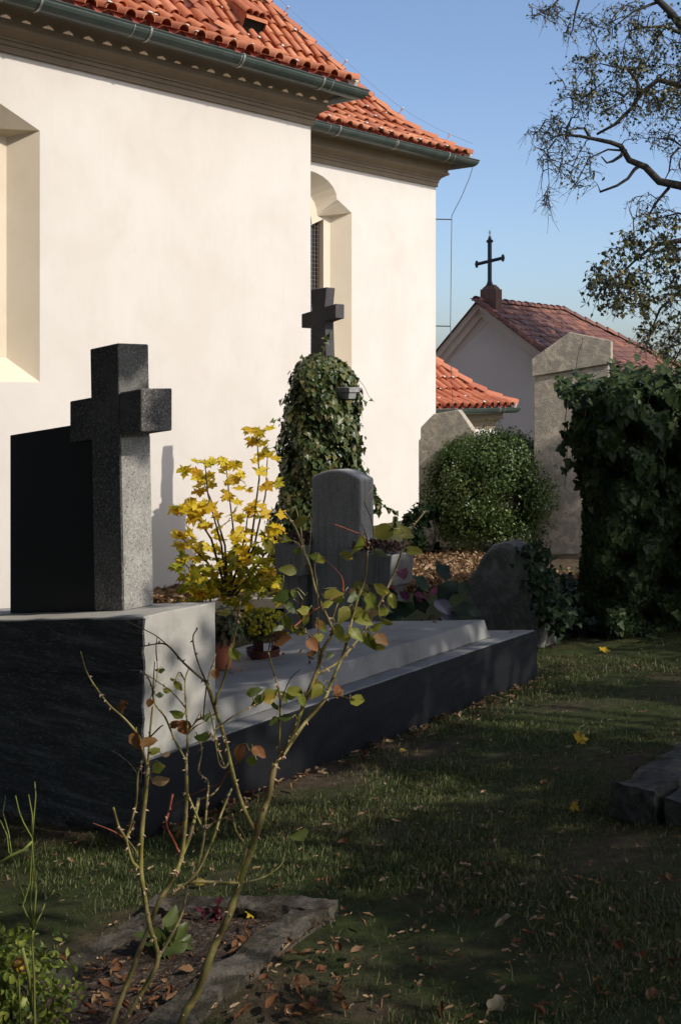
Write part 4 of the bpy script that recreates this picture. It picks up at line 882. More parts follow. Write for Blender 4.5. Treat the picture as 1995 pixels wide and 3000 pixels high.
for (p, nl, ls) in tg:
    A = np.array(NPl); d_ = np.linalg.norm(A-p, axis=1); i = int(np.argmin(d_)); a = A[i]; L = d_[i]
    m1 = a+(p-a)*.4+rng.normal(0, .05, 3)*L+Z*.08*L; m2 = a+(p-a)*.75+rng.normal(0, .05, 3)*L
    wood.tube([a, m1, m2, p], [.013+.004*min(L, 2), .011, .008, .005], 4, False); NPl += [m1, m2, p]
    for k in range(3):     # fine twiglets
        e = p+rng.normal(0, .16, 3)-Z*.12; s_ = (m1, m2, p)[k]; wood.tube([s_, (s_+e)/2+rng.normal(0, .03, 3), e], [.006, .005, .003], 3, False)
        for _ in range(max(1, int(nl*.68))):
            f = random.random(); LP.append(s_+(e-s_)*f+rng.normal(0, .03, 3)); LN.append(rng.normal(0, .7, 3)+np.array([.1, -.3, .5])); LU.append(rng.normal(0, .5, 3)-Z); LS.append(random.uniform(.055, .10)*ls)
obj('trunk', wood, M['bark'], tr, smooth=True)
o = link('crown', cloud_mesh('crown', T_LIND, LP, LN, LU, LS, None, .02), M['linden'], tr); tag(o, kind='stuff')

# ------------------------------------------------------------------ foreground grave bed with kerbs
K1, K2, K3 = ghit(455, 2668), ghit(985, 2672), ghit(600, 2985)
K4 = ghit(170, 2860); dK = unit(K3-K2); K3 = K2+dK*3.0; dL = unit(K4-K1); K4 = K1+dL*3.0
bed = thing('grave_bed', (K1+K3)/2, 'old sunken grave bed edged with mossy concrete kerbs in the foreground', 'grave')
def kerb(A, B, wdt, h, nm='kerb', mat='kerb', par=bed, seed=0):
    d = unit(B-A); s = np.array([-d[1], d[0], 0]); s = s/np.linalg.norm(s); b = MB(); dn = Z*-.1
    b.hexa([A+dn, B+dn, B+s*wdt+dn, A+s*wdt+dn], [A+Z*h, B+Z*h, B+s*wdt+Z*h, A+s*wdt+Z*h]); o = obj(nm, b, M[mat], par); rough(o, 6, .02, 8, seed); return o
kerb(K2, K1, .10, .055, seed=1); kerb(K2+dK*.08, K3, -.12, .04, seed=4); kerb(K4, K1-dL*-.05, -.085, .035, seed=7)
b = MB(); off = Z*.012; nrm_in = .0; b.add([K1+off, K2+off, K3+off, K4+off], [(0, 1, 2, 3)]); o = obj('soil', b, M['soil'], bed); rough(o, 6, .012, 9)
# dark kerb stones at the right edge
D0 = ghit(1795, 2410); dk = thing('grave_border', D0, 'dark weathered stone grave border in deep shade at the lawn edge', 'grave border')
b = MB(); b.box(D0+Z*-.1, U*2.6, -VH*.20, Z*.27); o = obj('kerb', b, M['kerb_dark'], dk); rough(o, 6, .028, 6)
b = MB(); D1 = D0-VH*.23+U*.02; b.box(D1+Z*-.1, U*.22, -VH*1.4, Z*.25); o = obj('kerb', b, M['kerb_dark'], dk); rough(o, 5, .02, 5, 4)
b = MB(); b.box(D0-VH*.2+U*.2+Z*-.1, U*2.2, -VH*1.4, Z*.14); o = obj('soil', b, M['soil'], dk)

# ------------------------------------------------------------------ rose bush
RD = 3.3
rb0 = at(470, 3120, 3.4); rb0[2] = float(gz(rb0[0], 3.4))
rose = thing('rose_bush', rb0, 'leggy thorny rose bush with sparse yellowing leaves in the foreground', 'rose bush')
canes = [  # (points px, r0, r1, end depth offset, material)
 ([(520, 3130), (530, 3000), (580, 2903), (629, 2769), (670, 2684), (701, 2586), (737, 2487), (768, 2389), (790, 2313), (806, 2236)], .0112, .0088, .0, 'cane'),
 ([(806, 2236), (857, 2154), (888, 2067), (929, 1965), (944, 1909), (974, 1853), (969, 1831), (927, 1736), (907, 1657), (886, 1603), (865, 1545), (832, 1500)], .0085, .003, -.15, 'cane'),
 ([(806, 2236), (827, 2215), (857, 2169), (893, 2118), (949, 2052), (974, 1991), (1005, 1919), (1025, 1843), (1043, 1769), (1068, 1699), (1077, 1616), (1083, 1591)], .0085, .003, .15, 'cane'),
 ([(1077, 1616), (1093, 1580), (1090, 1530), (1068, 1475)], .0025, .0015, .05, 'cane_dark'), ([(1077, 1610), (1060, 1570), (1030, 1555), (975, 1534)], .0025, .0015, .0, 'cane_red'), ([(1079, 1600), (1070, 1560), (1058, 1536)], .002, .0013, .0, 'cane_dark'),
 ([(925, 1975), (949, 1965), (990, 1940), (1036, 1889), (1066, 1848), (1118, 1757), (1151, 1686), (1180, 1607), (1209, 1545), (1247, 1496)], .006, .0025, .3, 'cane'),
 ([(750, 2440), (723, 2389), (692, 2304), (673, 2225), (653, 2144), (628, 2067), (607, 2001)], .008, .006, -.2, 'cane'),
 ([(607, 2001), (541, 1944), (500, 1898), (474, 1885), (423, 1893)], .0045, .002, -.1, 'cane_dark'), ([(607, 2001), (592, 1969), (574, 1918), (566, 1867), (579, 1842)], .0035, .002, -.25, 'cane_dark'),
 ([(630, 2072), (634, 2050), (658, 1985), (679, 1903), (699, 1801), (707, 1745)], .005, .002, -.3, 'cane'), ([(607, 2001), (600, 2060), (596, 2110)], .003, .002, -.15, 'cane_dark'), ([(607, 2001), (618, 1960), (634, 1915)], .003, .0015, -.15, 'cane'),
 ([(300, 3130), (330, 3000), (384, 2853), (429, 2737), (464, 2648), (504, 2577), (531, 2514), (545, 2389), (547, 2300), (546, 2229)], .011, .006, .0, 'cane'),
 ([(546, 2229), (551, 2158), (546, 2076), (543, 1995), (556, 1954)], .005, .002, .1, 'cane'), ([(543, 1995), (530, 1970)], .003, .002, .1, 'cane_dark'),
 ([(300, 3130), (362, 3000), (429, 2885), (464, 2809), (440, 2715), (422, 2612), (413, 2532), (417, 2434), (429, 2300), (434, 2250)], .009, .0075, -.15, 'cane'),
 ([(434, 2250), (418, 2199), (408, 2158), (367, 2107), (321, 2066), (286, 2020), (255, 1969), (237, 1908)], .0055, .002, -.25, 'cane'),
 ([(464, 2809), (509, 2729), (536, 2670), (553, 2577)], .006, .004, .1, 'cane'), ([(411, 2545), (388, 2523), (370, 2461), (348, 2420), (333, 2367)], .006, .004, -.25, 'cane'), ([(370, 2461), (388, 2400), (400, 2350), (405, 2270), (415, 2230)], .005, .003, -.2, 'cane'),
 ([(504, 2620), (576, 2559), (625, 2456), (647, 2389), (670, 2331), (679, 2311)], .0055, .004, .15, 'cane'), ([(531, 2514), (558, 2447), (576, 2376), (582, 2342)], .007, .006, .1, 'cane'), ([(576, 2559), (598, 2456), (607, 2345), (610, 2291), (582, 2260), (592, 2199), (577, 2148)], .005, .0025, .2, 'cane'),
 ([(546, 2229), (515, 2173), (485, 2102), (454, 2061), (444, 2005), (423, 1969)], .0045, .002, -.1, 'cane'), ([(452, 2058), (449, 2025), (454, 1939)], .0028, .0016, -.1, 'cane_dark'), ([(434, 2240), (440, 2150), (448, 2070)], .004, .003, -.2, 'cane'), ([(440, 2160), (470, 2130), (478, 2125)], .003, .002, -.2, 'cane'),
 ([(816, 2220), (819, 2134), (821, 2047), (806, 1986), (786, 1909)], .005, .0025, -.1, 'cane'), ([(519, 2597), (576, 2583), (647, 2586), (700, 2586)], .006, .006, .02, 'cane'), ([(690, 2590), (740, 2580), (786, 2563), (830, 2523), (832, 2450)], .003, .0015, .2, 'cane'), ([(692, 2584), (719, 2500), (723, 2479)], .006, .005, .0, 'cane'), ([(721, 2480), (692, 2434), (681, 2385)], .005, .003, .0, 'cane'),
 ([(522, 2560), (522, 2492), (489, 2420), (495, 2380), (507, 2327)], .0045, .004, .15, 'cane_red'), ([(969, 1831), (985, 1780), (1005, 1740), (1020, 1720)], .003, .0015, .0, 'cane'), ([(900, 1640), (870, 1590), (840, 1585)], .002, .0012, -.1, 'cane'), ([(944, 1909), (915, 1870), (880, 1840)], .005, .003, -.2, 'cane_dark'), ([(888, 1845), (860, 1838)], .003, .002, -.2, 'cane'), ([(929, 1740), (950, 1725), (985, 1722)], .002, .0012, -.1, 'cane'),
 ([(930, 1960), (935, 1890), (932, 1800), (928, 1700)], .0025, .0015, -.2, 'cane'), ([(821, 2060), (850, 1990), (880, 1962)], .002, .0012, -.1, 'cane_dark'), ([(890, 2110), (950, 2050), (990, 2040), (1035, 2050)], .003, .0015, -.2, 'cane'), ([(582, 2342), (620, 2330), (647, 2300)], .004, .003, .1, 'cane'), ([(600, 2440), (560, 2350), (545, 2310)], .004, .004, .1, 'cane'),
 ([(673, 2225), (660, 2250), (640, 2230), (628, 2140), (615, 2080)], .003, .002, -.2, 'cane'), ([(552, 2150), (575, 2110), (590, 2080)], .0028, .0018, .1, 'cane')]
for _ in range(30):
    x0, y0 = random.choice([c[0][random.randrange(len(c[0]))] for c in canes if c[1] < .0112]); a = random.gauss(0, .6); L_ = random.uniform(50, 150)
    if y0 > 2550: continue
    canes.append(([(x0, y0), (x0+math.sin(a)*L_*.5+random.gauss(0, 6), y0-math.cos(a)*L_*.5), (x0+math.sin(a*1.5)*L_+random.gauss(0, 8), y0-math.cos(a)*L_)], random.uniform(.0022, .0036), .0013, random.uniform(-.3, .3), random.choice(['cane', 'cane', 'cane_dark', 'cane_red'])))
CP = []   # known cane points (px, py, depth)
def near_depth(x, y):
    best = (1e9, RD)
    for (a, b_, d_) in CP:
        q = (a-x)**2+(b_-y)**2
        if q < best[0]: best = (q, d_)
    return best
for pts, r0, r1, dd, mt in canes:
    if r0 < .0112: r0 *= .72; r1 *= .8
    q2, d0 = near_depth(*pts[0]); d0 = d0 if q2 < 30**2 else RD+random.uniform(-.1, .1)
    n_ = len(pts); P3 = []; d1 = RD+dd+random.uniform(-.05, .05)
    # smooth the polyline
    fine = []
    for i in range(n_-1):
        p_0, p_1, p_2, p_3 = [np.array(pts[max(0, min(n_-1, j))], float) for j in (i-1, i, i+1, i+2)]
        for f in (0, .25, .5, .75): fine.append(.5*((2*p_1)+(-p_0+p_2)*f+(2*p_0-5*p_1+4*p_2-p_3)*f*f+(-p_0+3*p_1-3*p_2+p_3)*f**3))
    fine.append(np.array(pts[-1], float)); m_ = len(fine); b = MB(); rad = []
    for i, (x, y) in enumerate(fine):
        f = i/(m_-1); Yd_ = d0+(d1-d0)*f+.01*math.sin(i*1.1); P3.append(at(x, y, Yd_)); CP.append((x, y, Yd_)); rad.append((r0+(r1-r0)*f)*(1.12 if i % 7 == 3 else 1))
    b.tube(P3, rad, 8); co = obj('cane', b, M[mt], rose, smooth=True)
    if r0 > .0024:
        th_ = MB(); L = sum(np.linalg.norm(P3[i+1]-P3[i]) for i in range(m_-1))
        for k in range(int(L/.036)):
            i = random.randrange(m_-1); f = random.random(); p = P3[i]+(P3[i+1]-P3[i])*f; t_ = unit(P3[i+1]-P3[i]); s_ = unit(np.cross(t_, rng.normal(0, 1, 3))); hh = .006+.35*rad[i]
            th_.tube([p+s_*rad[i]*.6, p+s_*(rad[i]+hh*.5)-t_*.001, p+s_*(rad[i]+hh)-t_*.003], [.0028+.1*rad[i], .0014, .0002], 5)
        tag(obj('thorns', th_, M['thorn'] if mt != 'cane_dark' else M['cane_dark'], co), kind='stuff')
Fz = lambda x, y: (600+.4145*x, 1450+.4145*y); Bz = lambda x, y: (500+.5102*x, 1700+.5102*y); Az = lambda x, y: (.5102*x, 1750+.5102*y); Ez = lambda x, y: (500+.4464*x, 2300+.4464*y); Dz = lambda x, y: (.4464*x, 2300+.4464*y)
lv = [(Fz, 670, 190, 50, 'g'), (Fz, 455, 370, 44, 'y'), (Fz, 565, 310, 34, 'g'), (Fz, 590, 530, 46, 'g'), (Fz, 1255, 270, 68, 'g'), (Fz, 1090, 350, 56, 'g'), (Fz, 1415, 270, 50, 'g'), (Fz, 1480, 390, 42, 'g'), (Fz, 1000, 430, 40, 'y'), (Fz, 775, 435, 30, 'g'), (Fz, 815, 450, 34, 'g'), (Fz, 655, 400, 26, 'g'),
      (Fz, 550, 720, 52, 'd'), (Fz, 700, 815, 38, 'y'), (Fz, 600, 790, 40, 'd'), (Fz, 910, 700, 50, 'g'), (Fz, 1095, 660, 50, 'g'), (Fz, 1175, 740, 44, 'g'), (Fz, 1250, 820, 40, 'g'), (Fz, 1330, 750, 38, 'g'), (Fz, 980, 850, 50, 'g'), (Fz, 1110, 870, 58, 'g'), (Fz, 1180, 830, 36, 'p'), (Fz, 1215, 930, 44, 'g'), (Fz, 950, 975, 46, 'g'), (Fz, 545, 1010, 46, 'b'), (Fz, 660, 950, 44, 'g'), (Fz, 585, 900, 40, 'g'), (Fz, 760, 1060, 38, 'b'), (Fz, 800, 1010, 36, 'y'), (Fz, 755, 1120, 26, 'b'), (Fz, 885, 1135, 28, 'd'), (Fz, 1170, 1040, 54, 'g'), (Fz, 1250, 1020, 44, 'b'),
      (Fz, 215, 1130, 36, 'g'), (Fz, 350, 1390, 40, 'd'), (Fz, 460, 1410, 46, 'g'), (Fz, 630, 1390, 40, 'g'), (Fz, 790, 1390, 44, 'g'), (Fz, 940, 1390, 34, 'b'), (Fz, 770, 1350, 40, 'y'), (Fz, 520, 950, 34, 'd'), (Fz, 870, 770, 32, 'g'), (Fz, 1060, 700, 30, 'b'), (Fz, 630, 700, 26, 'g'), (Fz, 830, 930, 32, 'g'), (Fz, 1290, 900, 34, 'g'),
      (Bz, 500, 690, 40, 'd'), (Bz, 560, 680, 44, 'y'), (Bz, 600, 720, 36, 'd'), (Bz, 480, 640, 34, 'd'), (Bz, 700, 655, 40, 'g'), (Bz, 835, 645, 40, 'g'), (Bz, 860, 615, 40, 'd'), (Bz, 965, 645, 28, 'b'), (Bz, 1075, 690, 48, 'y'), (Bz, 395, 995, 46, 'b'), (Bz, 510, 985, 40, 'b'), (Bz, 460, 1040, 36, 'g'), (Bz, 590, 810, 28, 'd'), (Bz, 660, 790, 32, 'd'), (Bz, 760, 690, 34, 'g'), (Bz, 650, 670, 34, 'g'),
      (Az, 700, 625, 38, 'b'), (Az, 790, 820, 44, 'b'), (Az, 860, 830, 44, 'b'), (Az, 1000, 480, 38, 'y'), (Az, 1025, 510, 30, 'y'), (Az, 965, 535, 24, 'g'), (Az, 1015, 670, 36, 'g'), (Az, 1060, 745, 44, 'b'), (Az, 905, 980, 46, 'y'), (Az, 925, 1050, 50, 'p'), (Az, 890, 880, 30, 'g'), (Az, 1005, 730, 30, 'b'), (Az, 1170, 800, 46, 'd'), (Az, 920, 420, 24, 'd'), (Az, 1350, 330, 40, 'g'), (Az, 920, 560, 24, 'd'), (Az, 860, 605, 22, 'b'), (Az, 1290, 90, 34, 'g'), (Az, 960, 900, 22, 'p'),
      (Ez, 845, 330, 46, 'd'), (Ez, 620, 275, 26, 'd'), (Az, 1200, 690, 36, 'd'), (Az, 1240, 440, 26, 'b')]
for _ in range(10): lv.append((lambda a, b_: (a, b_), random.gauss(1075, 60), random.gauss(1775, 70), random.uniform(30, 48), random.choice('gggyd')))
for _ in range(3): lv.append((lambda a, b_: (a, b_), random.gauss(900, 40), random.gauss(1840, 45), random.uniform(26, 42), random.choice('ggybd')))
pet = MB()
for i, (fn, x, y, s, c) in enumerate(lv):
    X_, Y_ = fn(x, y); q2, d_ = near_depth(X_, Y_); p = at(X_, Y_, d_+random.uniform(-.06, .03)); size = s*1.2/F*d_
    a = random.uniform(-1, 1)*2.2; nn = unit(np.array([random.gauss(0, .45), -1, random.gauss(.15, .45)])); up = np.array([[math.sin(a)+random.gauss(0, .2), random.gauss(0, .4), -math.cos(a)*.8]])
    xx, yy, z_ = frames(nn[None], up); p0 = p-yy[0]*size*.5
    link('leaf', leaf_mesh('rose_leaf_%s%d' % (c, i % 3), T_OVAL if c not in 'bp' else (T_CURL if i % 2 else T_OVAL), 'rose_'+c, .035), None, rose, basis(p0, xx[0], yy[0], z_[0], size))
    # stalk to the nearest cane point
    px0 = px_of(p0); b_ = min(CP, key=lambda t: (t[0]-px0[0])**2+(t[1]-px0[1])**2); e = at(*b_); m_ = (p0+e)/2+np.array([0, 0, .012]); pet.tube([e, m_, p0], [.0016, .0013, .001], 5)
tag(obj('leaf_stalks', pet, M['cane'], rose), kind='stuff')
# slim pruned plant at the left edge
lp0 = at(103, 3100, 3.5); lp = thing('pruned_shrub', lp0, 'slim leafless green-stemmed shrub at the left edge above the variegated bush', 'shrub')
CP2 = CP; CP = []
for pts, r0, r1 in [([(112, 3120), (103, 3000), (102, 2900), (100, 2836), (96, 2780), (98, 2724)], .0042, .0038), ([(98, 2724), (67, 2653), (89, 2586), (96, 2456), (70, 2410), (58, 2380), (47, 2331)], .0042, .002), ([(98, 2724), (107, 2612), (96, 2478), (96, 2389), (85, 2327)], .004, .002), ([(75, 2640), (58, 2590), (45, 2523), (27, 2496), (22, 2447), (2, 2403)], .003, .0015), ([(98, 2724), (125, 2670), (134, 2644), (136, 2568)], .0035, .002), ([(134, 2640), (145, 2630), (161, 2608)], .003, .002), ([(96, 2465), (70, 2490), (36, 2505), (-10, 2535)], .005, .005), ([(96, 2456), (100, 2400), (106, 2330), (103, 2290)], .003, .002), ([(95, 2960), (85, 2858), (67, 2778)], .008, .006), ([(98, 2724), (90, 2640), (98, 2540), (96, 2470)], .004, .003), ([(36, 2505), (27, 2440), (10, 2380), (18, 2330)], .002, .0012)]:
    b = MB(); q2, d0 = near_depth(*pts[0]) if CP else (1e9, 3.4); d0 = d0 if q2 < 900 else 3.4; d1 = d0+random.uniform(-.15, .15); P3 = []; r0 *= .75; r1 *= .75
    for i, (x, y) in enumerate(pts): Yd_ = d0+(d1-d0)*i/(len(pts)-1); P3.append(at(x, y, Yd_)); CP.append((x, y, Yd_))
    b.tube(P3, [r0+(r1-r0)*i/(len(P3)-1) for i in range(len(P3))], 7); obj('stem', b, M['cane_green'], lp, smooth=True)
CP = CP2
# variegated low shrub in the bottom corner
vb = at(70, 2900, 3.7); vs_ = thing('variegated_shrub', (vb[0], vb[1], float(gz(vb[0], vb[1]))), 'low yellow-green variegated shrub in the bottom left corner', 'shrub')
bush(vs_, (vb[0]-.06, vb[1], float(gz(vb[0], vb[1]))+.14), (.20, .2, .17), 1500, T_OVAL, M['varieg'], (.018, .032), .5, 9, .35, clumps=50)
bush(vs_, (vb[0]-.15, vb[1]-.1, float(gz(vb[0], vb[1]))+.1), (.22, .2, .2), 1200, T_OVAL, M['varieg'], (.018, .032), .0, 12, .35, clumps=40)
fl = thing('orange_flower', at(55, 2830, 3.4), 'orange and yellow bloom nestled in the variegated shrub', 'flower')
for k in range(14):
    a = k*2.4; nn = unit(np.array([math.sin(a)*.6, -1, math.cos(a)*.6+.3])); x, y, z = frames(nn[None], np.array([[math.sin(a), -.2, math.cos(a)]]))
    link('petal', leaf_mesh('petal%d' % (k % 2), T_OVAL, 'yellow_o' if k % 2 else 'dry_o'), None, fl, basis(at(55, 2832, 3.4), x[0], y[0], z[0], .03))
b = MB(); b.tube([at(55, 2832, 3.42), at(60, 2950, 3.5), at(62, 3080, 3.6)], .003, 5); obj('stem', b, M['cane_green'], fl)
# small plants in the bed
def tuft(label, nm, px, py, n_, size, mat, h):
    p = ghit(px, py); t_ = thing(nm, p, label, 'plant'); d = rnd_dir(n_); d[:, 2] = abs(d[:, 2])+.25
    me = [leaf_mesh(nm+'_leaf%d' % i, T_OVAL, mat) for i in range(2)]; x, y, z = frames(np.cross(d, rnd_dir(n_))+[0, -.6, .6], d)
    for i in range(n_): link('leaf', me[i % 2], None, t_, basis(p+rng.normal(0, .02, 3)+Z*random.random()*h, x[i], y[i], z[i], random.uniform(*size)))
tuft('small green leafy plant growing in the grave bed soil', 'seedling', 490, 2800, 30, (.06, .11), 'rose_d', .05); tuft('dark red leafy plant low in the grave bed', 'red_plant', 625, 2700, 30, (.02, .045), 'wine', .03)

# ------------------------------------------------------------------ leaf litter, fallen leaves, grass
def in_tomb(p):
    d = p-GO; a = np.dot(d[:2], U[:2]); b_ = np.dot(d[:2], VH[:2]); return -.05 < a < 4.0 and -.03 < b_ < 1.9
def in_bed(x, y):
    def side(A, B): return (B[0]-A[0])*(y-A[1])-(B[1]-A[1])*(x-A[0])
    s = [side(K1, K2), side(K2, K3), side(K3, K4), side(K4, K1)]; return all(q < 0 for q in s) or all(q > 0 for q in s)
LPp, LSs = [], []
for (x0, x1, y0, y1, n_, s0, s1) in ((440, 900, 1722, 1775, 2600, .06, .12), (1130, 1420, 1625, 1740, 3000, .055, .10), (1560, 1800, 1685, 1765, 700, .05, .1)):
    for _ in range(n_):
        p = ghit(random.uniform(x0, x1), random.uniform(y0, y1)); p[2] += random.random()**2*.10; LPp.append(p); LSs.append(random.uniform(s0, s1))
n = len(LPp); o = link('leaf_litter', cloud_mesh('leaf_litter', T_DRY[3], LPp, rnd_dir(n)*.8+[0, -.2, 1], rnd_dir(n), LSs, None, .04), M['dry_a']); tag(o, 'drift of dry tan leaves along the church wall', 'leaf litter', kind='stuff')
LPp, LSs = [], []
for _ in range(1150):
    p = ghit(random.uniform(-40, 2040), random.uniform(1870, 3040))
    if in_tomb(p) and random.random() < .98: continue
    dens = 1.0 if p[0]/p[1] > -.05 else .8
    if random.random() < dens: p[2] += .012+random.random()*.015; LPp.append(p); LSs.append(random.uniform(.012, .05)*(1 if random.random() < .4 else .6))
for _ in range(150):    # along the tomb side and in the bed
    f = random.random(); p = g(f*4, -.03-abs(random.gauss(0, .12)), 0); p[2] = float(gz(p[0], p[1]))+.02; LPp.append(p); LSs.append(random.uniform(.03, .07))
for _ in range(26):
    p = g(random.uniform(.6, 3.9), random.uniform(.02, 1.5), 0); b_ = np.dot((p-GO)[:2], VH[:2]); a_ = np.dot((p-GO)[:2], U[:2]); p = p+Z*((.515 if b_ > .21 and a_ < 3.58 else .378)); LPp.append(p); LSs.append(random.uniform(.02, .05))
for _ in range(55):
    p = ghit(random.uniform(250, 620), random.uniform(2840, 3010)); p[2] += .02+random.random()*.02; LPp.append(p); LSs.append(random.uniform(.03, .06))
for _ in range(60):
    p = ghit(random.uniform(600, 1000), random.uniform(2720, 3010)); p[2] += .03; LPp.append(p); LSs.append(random.uniform(.025, .06))
LPp = np.array(LPp); LSs = np.array(LSs); n = len(LPp); nr = rnd_dir(n)*.45+[0, -.1, 1]; upv = rnd_dir(n)
ap = LSs/LPp[:, 1]; order = np.argsort(-ap); sing, rest = order[:150], order[150:]
x, y, z = frames(nr, upv); vs = [leaf_mesh('fallen%d' % i, T_DRY[i], 'dry_o', .02) for i in range(4)]
for c, i in enumerate(sing):
    o = link('fallen_leaf', vs[c % 4], None, None, basis(LPp[i], x[i], y[i], z[i], float(LSs[i]))); 
    tag(o, 'dry brown fallen leaf lying on the shaded foreground lawn' if not in_bed(LPp[i][0], LPp[i][1]) else 'curled brown dead leaf lying on the grave bed soil', 'leaf', 'fallen leaves on the lawn' if not in_bed(LPp[i][0], LPp[i][1]) else 'dead leaves in the grave bed')
o = link('fallen_leaves', cloud_mesh('fallen_leaves', T_DRY[0], LPp[rest], nr[rest], upv[rest], LSs[rest], None, .05), M['dry_a']); tag(o, 'small dry leaves scattered over the lawn', 'leaf litter', kind='stuff')
def one_leaf(label, px, py, s, mat, tm, a, tilt=.3):
    p = ghit(px, py)+Z*.03; nn = unit(np.array([0, -tilt-.3, 1])); x, y, z = frames(nn[None], np.array([[math.sin(a), math.cos(a)*.9, .1]]))
    tag(link('fallen_leaf', leaf_mesh('lone'+mat+str(len(tm[0]))+str(round(s*1000)), tm, mat, .03), None, None, basis(p-y[0]*s*.5, x[0], y[0], z[0], s)), label, 'leaf')
one_leaf('bright yellow leaf on the lit strip of lawn before the dark border', 1705, 2178, .085, 'yellow_o', T_MAPLE, 1.4); one_leaf('small yellow leaf on the dark lawn beside the tomb side', 1178, 2212, .04, 'yellow_o', T_OVAL, .6); one_leaf('pale whitish leaf near the bottom edge of the lawn', 1470, 2950, .075, 'pale_o', T_DRY[1], .5, .6); one_leaf('yellow leaf lying below the dark stone border', 1685, 2385, .045, 'yellow_o', T_MAPLE, 2.2)
one_leaf('yellow leaf at the far lawn edge near the ivy', 1770, 1912, .07, 'yellow_o', T_MAPLE, .4); one_leaf('yellow leaf lying inside the kerbed bed by its right kerb', 745, 2700, .05, 'yellow_o', T_MAPLE, 2.6); one_leaf('pale cream leaf in the middle of the shaded lawn', 1590, 2530, .05, 'pale_o', T_DRY[2], 1.5); one_leaf('green-yellow leaf lying on the back kerb of the bed', 590, 2606, .06, 'rose_y', T_OVAL, 1.3); one_leaf('tan leaf standing up in the foreground grass', 1490, 2705, .07, 'pale_o', T_DRY[0], .7, .9); one_leaf('orange leaf on the grass beyond the back kerb', 1022, 2480, .05, 'dry_o', T_DRY[3], 1.)
def grass():
    n = 260000; u = rng.random(n); Yb = 3.2*(12.2/3.2)**(u**.9); Xb = rng.uniform(-.30, .36, n)*Yb
    patch = np.sin(Xb*1.9+1.1*np.sin(Yb*1.3))+np.sin(Yb*2.3+1.7*np.sin(Xb*1.1+2))+.8*np.sin(Xb*5.1+Yb*3.7)+.5*np.sin(Xb*11-Yb*9)
    keep = rng.random(n) < np.clip(.40+.48*patch, .04, 1); P = np.stack([Xb, Yb, gz(Xb, Yb)], 1)
    dd = P-GO; a_ = dd[:, 0]*U[0]+dd[:, 1]*U[1]; b_ = dd[:, 0]*VH[0]+dd[:, 1]*VH[1]; keep &= ~((a_ > -.02) & (a_ < 4) & (b_ > -.02))
    keep &= ~(b_ > 1.9) | (Yb < 6); keep &= ~((Yb > 11) & (Xb < 2))
    for e, A, B in ((0, K1, K2), (1, K2, K3), (2, K3, K4), (3, K4, K1)):
        pass
    sd = np.ones(n, bool)
    for A, B in ((K1, K2), (K2, K3), (K3, K4), (K4, K1)): sd &= ((B[0]-A[0])*(Yb-A[1])-(B[1]-A[1])*(Xb-A[0])) < 0
    keep &= ~sd; P = P[keep]; n = len(P); h = rng.uniform(.008, .026, n)*np.where(rng.random(n) < .02, 2.4, 1)
    az = rng.random(n)*2*math.pi; ln = rng.uniform(.3, 1.5, n); d = np.stack([np.cos(az)*ln, np.sin(az)*ln, np.ones(n)], 1); sw = np.stack([-np.sin(az+.6), np.cos(az+.6), np.zeros(n)], 1)*.0012*(1+P[:, 1:2]*.14)
    tip = P+d*h[:, None]; mid = P+d*np.array([.35, .35, .62])*h[:, None]
    W = np.stack([P-sw, P+sw, mid+sw*.8, mid-sw*.8, tip], 1).reshape(-1, 3); FF = (np.array([[0, 1, 2], [0, 2, 3], [3, 2, 4]])[None]+(np.arange(n)*5)[:, None, None]).reshape(-1, 3)
    o = link('grass', tri_mesh('grass', W, FF, np.repeat(rng.random(n), 5)), M['grass']); tag(o, 'thin patchy autumn grass covering the lawn', 'grass', kind='stuff')
grass()

